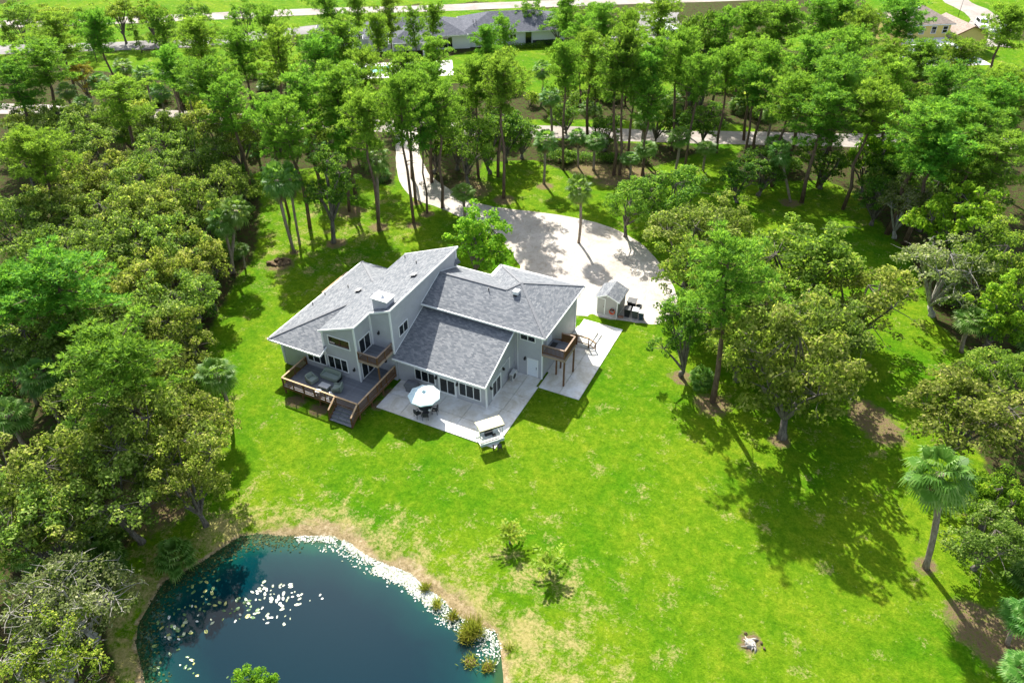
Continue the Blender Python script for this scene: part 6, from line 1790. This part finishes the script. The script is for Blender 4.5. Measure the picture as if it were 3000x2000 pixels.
for T_row in TREES:
    k, x, y, h, r, lab = T_row[:6]
    tl = tuple(T_row[6:8]) if len(T_row) > 7 else None
    grp = None; mat = None; kk = k; zone = ''
    if lab.startswith('*'):
        zone, lab = lab.split('@')
        grp = k + ' ' + GRP[zone]
    if k == 'pine': r *= 0.97
    elif k == 'oak' and x > 0 and y < 40: kk = 'bushoak'; r *= 1.05
    elif zone == '*left' and k == 'oak': r *= 0.97
    if k == 'oak' and 'narrow dark' in lab: kk = 'narrow'; mat = M['darkoak']
    elif k == 'oak' and 'dense dark' in lab: mat = M['darkoak']
    elif k == 'oak' and 'orange' in lab: mat = M['orange']
    elif k == 'oak' and ('green' in lab or 'horizon' in zone or 'leafy' in lab): mat = M['oakg']
    elif k == 'darkoak': mat = M['darkoak']
    elif k == 'lime': mat = M['lime']
    elif k == 'greyoak': mat = M['greyoak']
    elif k == 'paleoak': mat = M['oakg'] if 'bright' in lab else M['greyoak']
    plant(kk, x, y, h, r, lab, grp, mat, tilt=tl)

# undergrowth shrubs scattered through the woods, kept off lawns, roads and buildings
LW = [np.array(l) for l in LAWNS]
ROADS = [(-114.2,25.3),(-97,30.6),(-85.5,35.2),(-72,39),(-60,43),(-52,46),(-45.2,48.6),(-36,52),(-26.9,55),(-15,59.5),(-3,63.8),(5.6,67.3),(13,70),(20.1,73.3),(34,79),(48,85)]
cnt = 0; tries = 0
hedge_pts = []
while cnt < 230 and tries < 20000:
    tries += 1
    if tr_rng.random() < .45: x, y = tr_rng.uniform(-62, -19), tr_rng.uniform(-38, 24)
    elif tr_rng.random() < .5: x, y = tr_rng.uniform(-100, -38), tr_rng.uniform(8, 60)
    else: x, y = tr_rng.uniform(-30, 48), tr_rng.uniform(-14, 100)
    p = np.array([[x, y]])
    if any(sdist(p, l)[0] > -.6 for l in LAWNS): continue
    if sdist(p, POND)[0] > -2 or sdist(p, DRV)[0] > -1.2: continue
    if min(math.hypot(x - a, y - b) for a, b in ROADS) < 4.5: continue
    zone = 'left' if (x < -19 and y < 24) else ('upper left' if x < -30 else 'right')
    lb = {'left': 'dark undergrowth shrub on the floor of the left wood', 'upper left': 'dark undergrowth shrub in the wood left of the driveway top', 'right': 'dark undergrowth shrub on the floor of the right and roadside woods'}[zone]
    plant('shrub' if tr_rng.random() < .65 else 'palmetto', x, y, tr_rng.uniform(1.6, 3.2), tr_rng.uniform(1.3, 2.3), lb, lb, tr_rng.choice([M['darkoak'], M['darkoak'], M['oakg'], M['pine']]) if False else None)
    cnt += 1

cnt = 0; tries = 0
while cnt < 110 and tries < 20000:
    tries += 1
    x, y = tr_rng.uniform(-105, 45), tr_rng.uniform(30, 112)
    p = np.array([[x, y]])
    if not (0.42 * x + 62 < y < 0.42 * x + 108): continue
    if any(sdist(p, l)[0] > -.8 for l in LAWNS) or sdist(p, DRV)[0] > -1.5: continue
    if min(math.hypot(x - a, y - b) for a, b in ROADS) < 4.8: continue
    u_, v_ = (x + 46) * .84 + (y - 96) * .54, -(x + 46) * .54 + (y - 96) * .84
    if -46 < u_ < 10 and -14 < v_ < 14: continue
    lb = 'dark bushy thicket plant behind the back road, left of the neighbouring lawn' if x < -30 else 'dark bushy thicket plant between the back road and the upper right pines'
    plant('shrub', x, y, tr_rng.uniform(2.0, 4.2), tr_rng.uniform(1.6, 2.8), lb, lb, M['oakg'] if tr_rng.random() < .4 else None)
    cnt += 1


# hedges
def hedge(p, q, h, w, label, r_):
    p, q = np.array(p), np.array(q); L = np.linalg.norm(q - p); n = int(L / .45)
    cen = [np.array([*(p + (q - p) * (k + .5) / n), 0]) + np.array([r_.normal(0, .08), r_.normal(0, .08), z]) for k in range(n) for z in (h * .3, h * .68)]
    c0 = np.array([*(p + q) / 2, 0])
    Q, Tn = clump_leaves(r_, [c - c0 for c in cen], [w * .55] * len(cen), 120, .22, .14)
    e = empty('hedge', tuple(c0), 0, label, 'hedge')
    link('foliage', quads_mesh('hedge_foliage', Q, Tn, M['darkoak']), e)
    mb_ = MB()
    for k in range(0, n, 2):
        c = cen[2 * k] - c0; mb_.tube([(c[0], c[1], -.05), (c[0], c[1], h * .6)], [.04, .02], 5, cap=False)
    mb_.build('stems', M['oakbark'], e)


hr = np.random.default_rng(77)
hedge((-122.5,66.0), (-106,76.5), 1.6, 1.4, 'clipped dark hedge between the two roads at the upper left', hr)
hedge((-53.0,90.0), (-43.0,96.2), 1.0, 1.0, 'low clipped hedge on the lawn before the neighbouring house', hr)
hedge((-45.3,97.3), (-40.0,100.7), .9, .9, 'short dark hedge against the neighbouring house wall', hr)
hedge((-30.5,69.5), (-14,77.5), 1.4, 1.3, 'dark hedge at the near edge of the neighbouring lawn', hr)
hedge((-21,45.9), (-6,51.6), 1.3, 1.2, 'low hedge along the near side of the back road', hr)

# ---------------------------------------------------------------- pond plants
pr = np.random.default_rng(5)
pad_m, nt_, bs_ = mat_base('glare_pale_lily_pad')  # glare reflected by the pads is put into this pale base colour
oi_ = nt_.nodes.new('ShaderNodeObjectInfo')
nt_.links.new(ramp(nt_, oi_.outputs['Random'], [(0.0, (0.28, 0.33, 0.18)), (0.5, (0.48, 0.50, 0.40)), (0.9, (0.62, 0.63, 0.58))]), bs_.inputs['Base Color']); bs_.inputs['Roughness'].default_value = .35
gpad_m, nt_, bs_ = mat_base('green_lily_pad')
oi_ = nt_.nodes.new('ShaderNodeObjectInfo')
nt_.links.new(ramp(nt_, oi_.outputs['Random'], [(0.0, (0.05, 0.12, 0.03)), (0.6, (0.14, 0.24, 0.07)), (0.9, (0.36, 0.36, 0.10))]), bs_.inputs['Base Color']); bs_.inputs['Roughness'].default_value = .35


def padmesh(m):
    mb_ = MB(); n = 14
    pts = [(0.02, 0, .012)]
    for k in range(n + 1):
        a = .28 + (2 * math.pi - .56) * k / n
        pts.append((.20 * math.cos(a) * 1.15, .17 * math.sin(a), .012 + .012 * math.sin(3 * a)))
    mb_.poly(pts)
    mb_.poly([(p[0], p[1], p[2] - .012) for p in pts][::-1])
    for k in range(len(pts)):
        k2 = (k + 1) % len(pts); a, b = pts[k], pts[k2]
        mb_.poly([a, (a[0], a[1], a[2] - .012), (b[0], b[1], b[2] - .012), b])
    return mb_.mesh('lily_pad', m)


pm, gm = padmesh(pad_m), padmesh(gpad_m)
def pads(me, cl, n, sx, sy, rot, lab):
    out = []
    while len(out) < n:
        u = pr.normal(0, 1, 2) * (sx, sy)
        p = np.array(cl) + np.array([u[0]*math.cos(rot)-u[1]*math.sin(rot), u[0]*math.sin(rot)+u[1]*math.cos(rot)])
        if sdist(p[None], POND)[0] < .3 or any(np.hypot(*(p - q)) < .2 for q in out): continue
        out.append(p)
        o = link('lily_pad', me); o.location = (p[0], p[1], -.345); o.rotation_euler = (0, 0, pr.uniform(0, 6.28)); s = pr.uniform(.32, .9); o.scale = (s, s * pr.uniform(.6, 1), 1)
        tag(o, lab, 'lily pad', lab)
pads(pm, (-8.2,-29.9), 26, .75, .55, .5, 'pale lily pad in the upper knot of the mid pond cluster')
pads(pm, (-6.9,-31.4), 26, 1.0, .8, .5, 'pale lily pad in the lower part of the mid pond cluster')
pads(pm, (-6.0,-29.2), 10, .8, .35, .3, 'pale lily pad at the right tip of the mid pond cluster')
pads(gm, (-9.2,-32.0), 20, .8, .5, .5, 'greenish lily pad between the pale cluster and the dark shore')
pads(gm, (-12.2,-34.0), 48, .9, 1.5, .3, 'green lily pad in the dark water along the left shore')
pads(pm, (-11.6,-34.6), 14, .8, 1.2, .3, 'pale lily pad among the green ones by the left shore')
pads(gm, (-10.0,-37.2), 16, 1.2, .6, .4, 'green lily pad near the bottom left end of the pond')


def in_band(n, f0, f1, keep, jit=.25):
    P_ = []
    S_ = np.array(PS)
    while len(P_) < n:
        k = int(pr.integers(len(S_))); t = pr.random()
        p = S_[k] * (1 - t) + S_[(k + 1) % len(S_)] * t
        if not keep(p): continue
        P_.append(cen + (p - cen) * (1 - pr.uniform(f0, f1)) + pr.normal(0, jit, 2))
    return np.array(P_)


def weed(P_, smin, smax, name, mat, label, z=-.335):
    n = len(P_)
    C_ = np.column_stack([P_, np.full(n, z) + pr.uniform(0, .03, n)])
    nr = unit(np.array([0, 0, 1.0]) + pr.normal(0, .22, (n, 3)))
    s = pr.uniform(smin, smax, n)
    o = link(name, quads_mesh(name, leaf_quads(C_, nr, s, s * .8, pr), pr.random(n), mat))
    return tag(o, label, kind='stuff')


wm = foliage('glare_white_weed', (0.20, 0.23, 0.14), (0.48, 0.50, 0.44), (0.72, 0.72, 0.70), .1)  # near-white colour paints in the glare on the floating leaves
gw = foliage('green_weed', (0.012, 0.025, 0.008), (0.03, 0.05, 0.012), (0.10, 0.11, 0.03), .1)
P_a = np.concatenate([in_band(1100, -.01, .035, lambda p: -9.5 < p[0] < 3.2 and p[1] > -29 and math.sin(p[0]*3.1)+math.sin(p[0]*1.3) > -.9, .15), in_band(1900, -.015, .09, lambda p: -2.5 < p[0] < 3.6 and p[1] > -29, .2), in_band(300, .0, .12, lambda p: -8 < p[0] < 0 and p[1] > -29, .3)])
weed(P_a, .07, .22, 'floating_weed', wm, 'floating weed along the far pond shore, its glare painted white')
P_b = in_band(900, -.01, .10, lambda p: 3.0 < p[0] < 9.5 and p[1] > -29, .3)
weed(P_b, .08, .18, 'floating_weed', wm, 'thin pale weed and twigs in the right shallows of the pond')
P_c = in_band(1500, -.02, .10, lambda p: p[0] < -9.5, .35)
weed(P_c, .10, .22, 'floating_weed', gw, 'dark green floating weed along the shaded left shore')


def tussock(loc, h, r_, n, label, rs):
    d = sphere(rs, n); d[:, 2] = np.abs(d[:, 2]) + .55; d = unit(d)
    b0 = np.column_stack([np.clip(rs.normal(0, r_ * .3, (n, 2)), -r_ * .6, r_ * .6), np.zeros(n)])
    tip = b0 + d * rs.uniform(.5, 1.1, (n, 1)) * h
    e = empty('sedge_clump', loc, 0, label, 'sedge')
    link('blades', quads_mesh('sedge_blades', blade_quads(b0, tip, rs.uniform(.03, .06, n), rs), rs.random(n), M['reed']), e)
    MB().lathe([(r_*.5, -.1), (r_*.45, .05), (r_*.2, .15)], n=10).build('root_mound', M['rock'], e)
sr = np.random.default_rng(9)
for (x, y), h, r_, n, lb in (((6.7,-26.3),1.2,.8,600,'big golden green sedge clump in the right shallows of the pond'),((6.5,-26.9),.9,.8,450,'sedge clump right below the big golden one'),((1.9,-24.8),.7,.5,200,'small sedge tuft on the bank above the white weed'),((3.4,-25.6),.7,.5,180,'small sedge tuft at the start of the right shallows'),((8.8,-28.2),.55,.8,220,'thin sedge clump at the lower right pond edge'),((7.6,-28.4),.5,.9,200,'sparse sedge clump standing in water at the lower right'),((4.9,-26.0),.7,.6,200,'low sedge clump between the white weed and the big sedge'),((9.6,-26.4),.6,.6,180,'dry sedge tuft on the right pond bank')):
    tussock((x, y, -.38), h, r_, n, lb, sr)
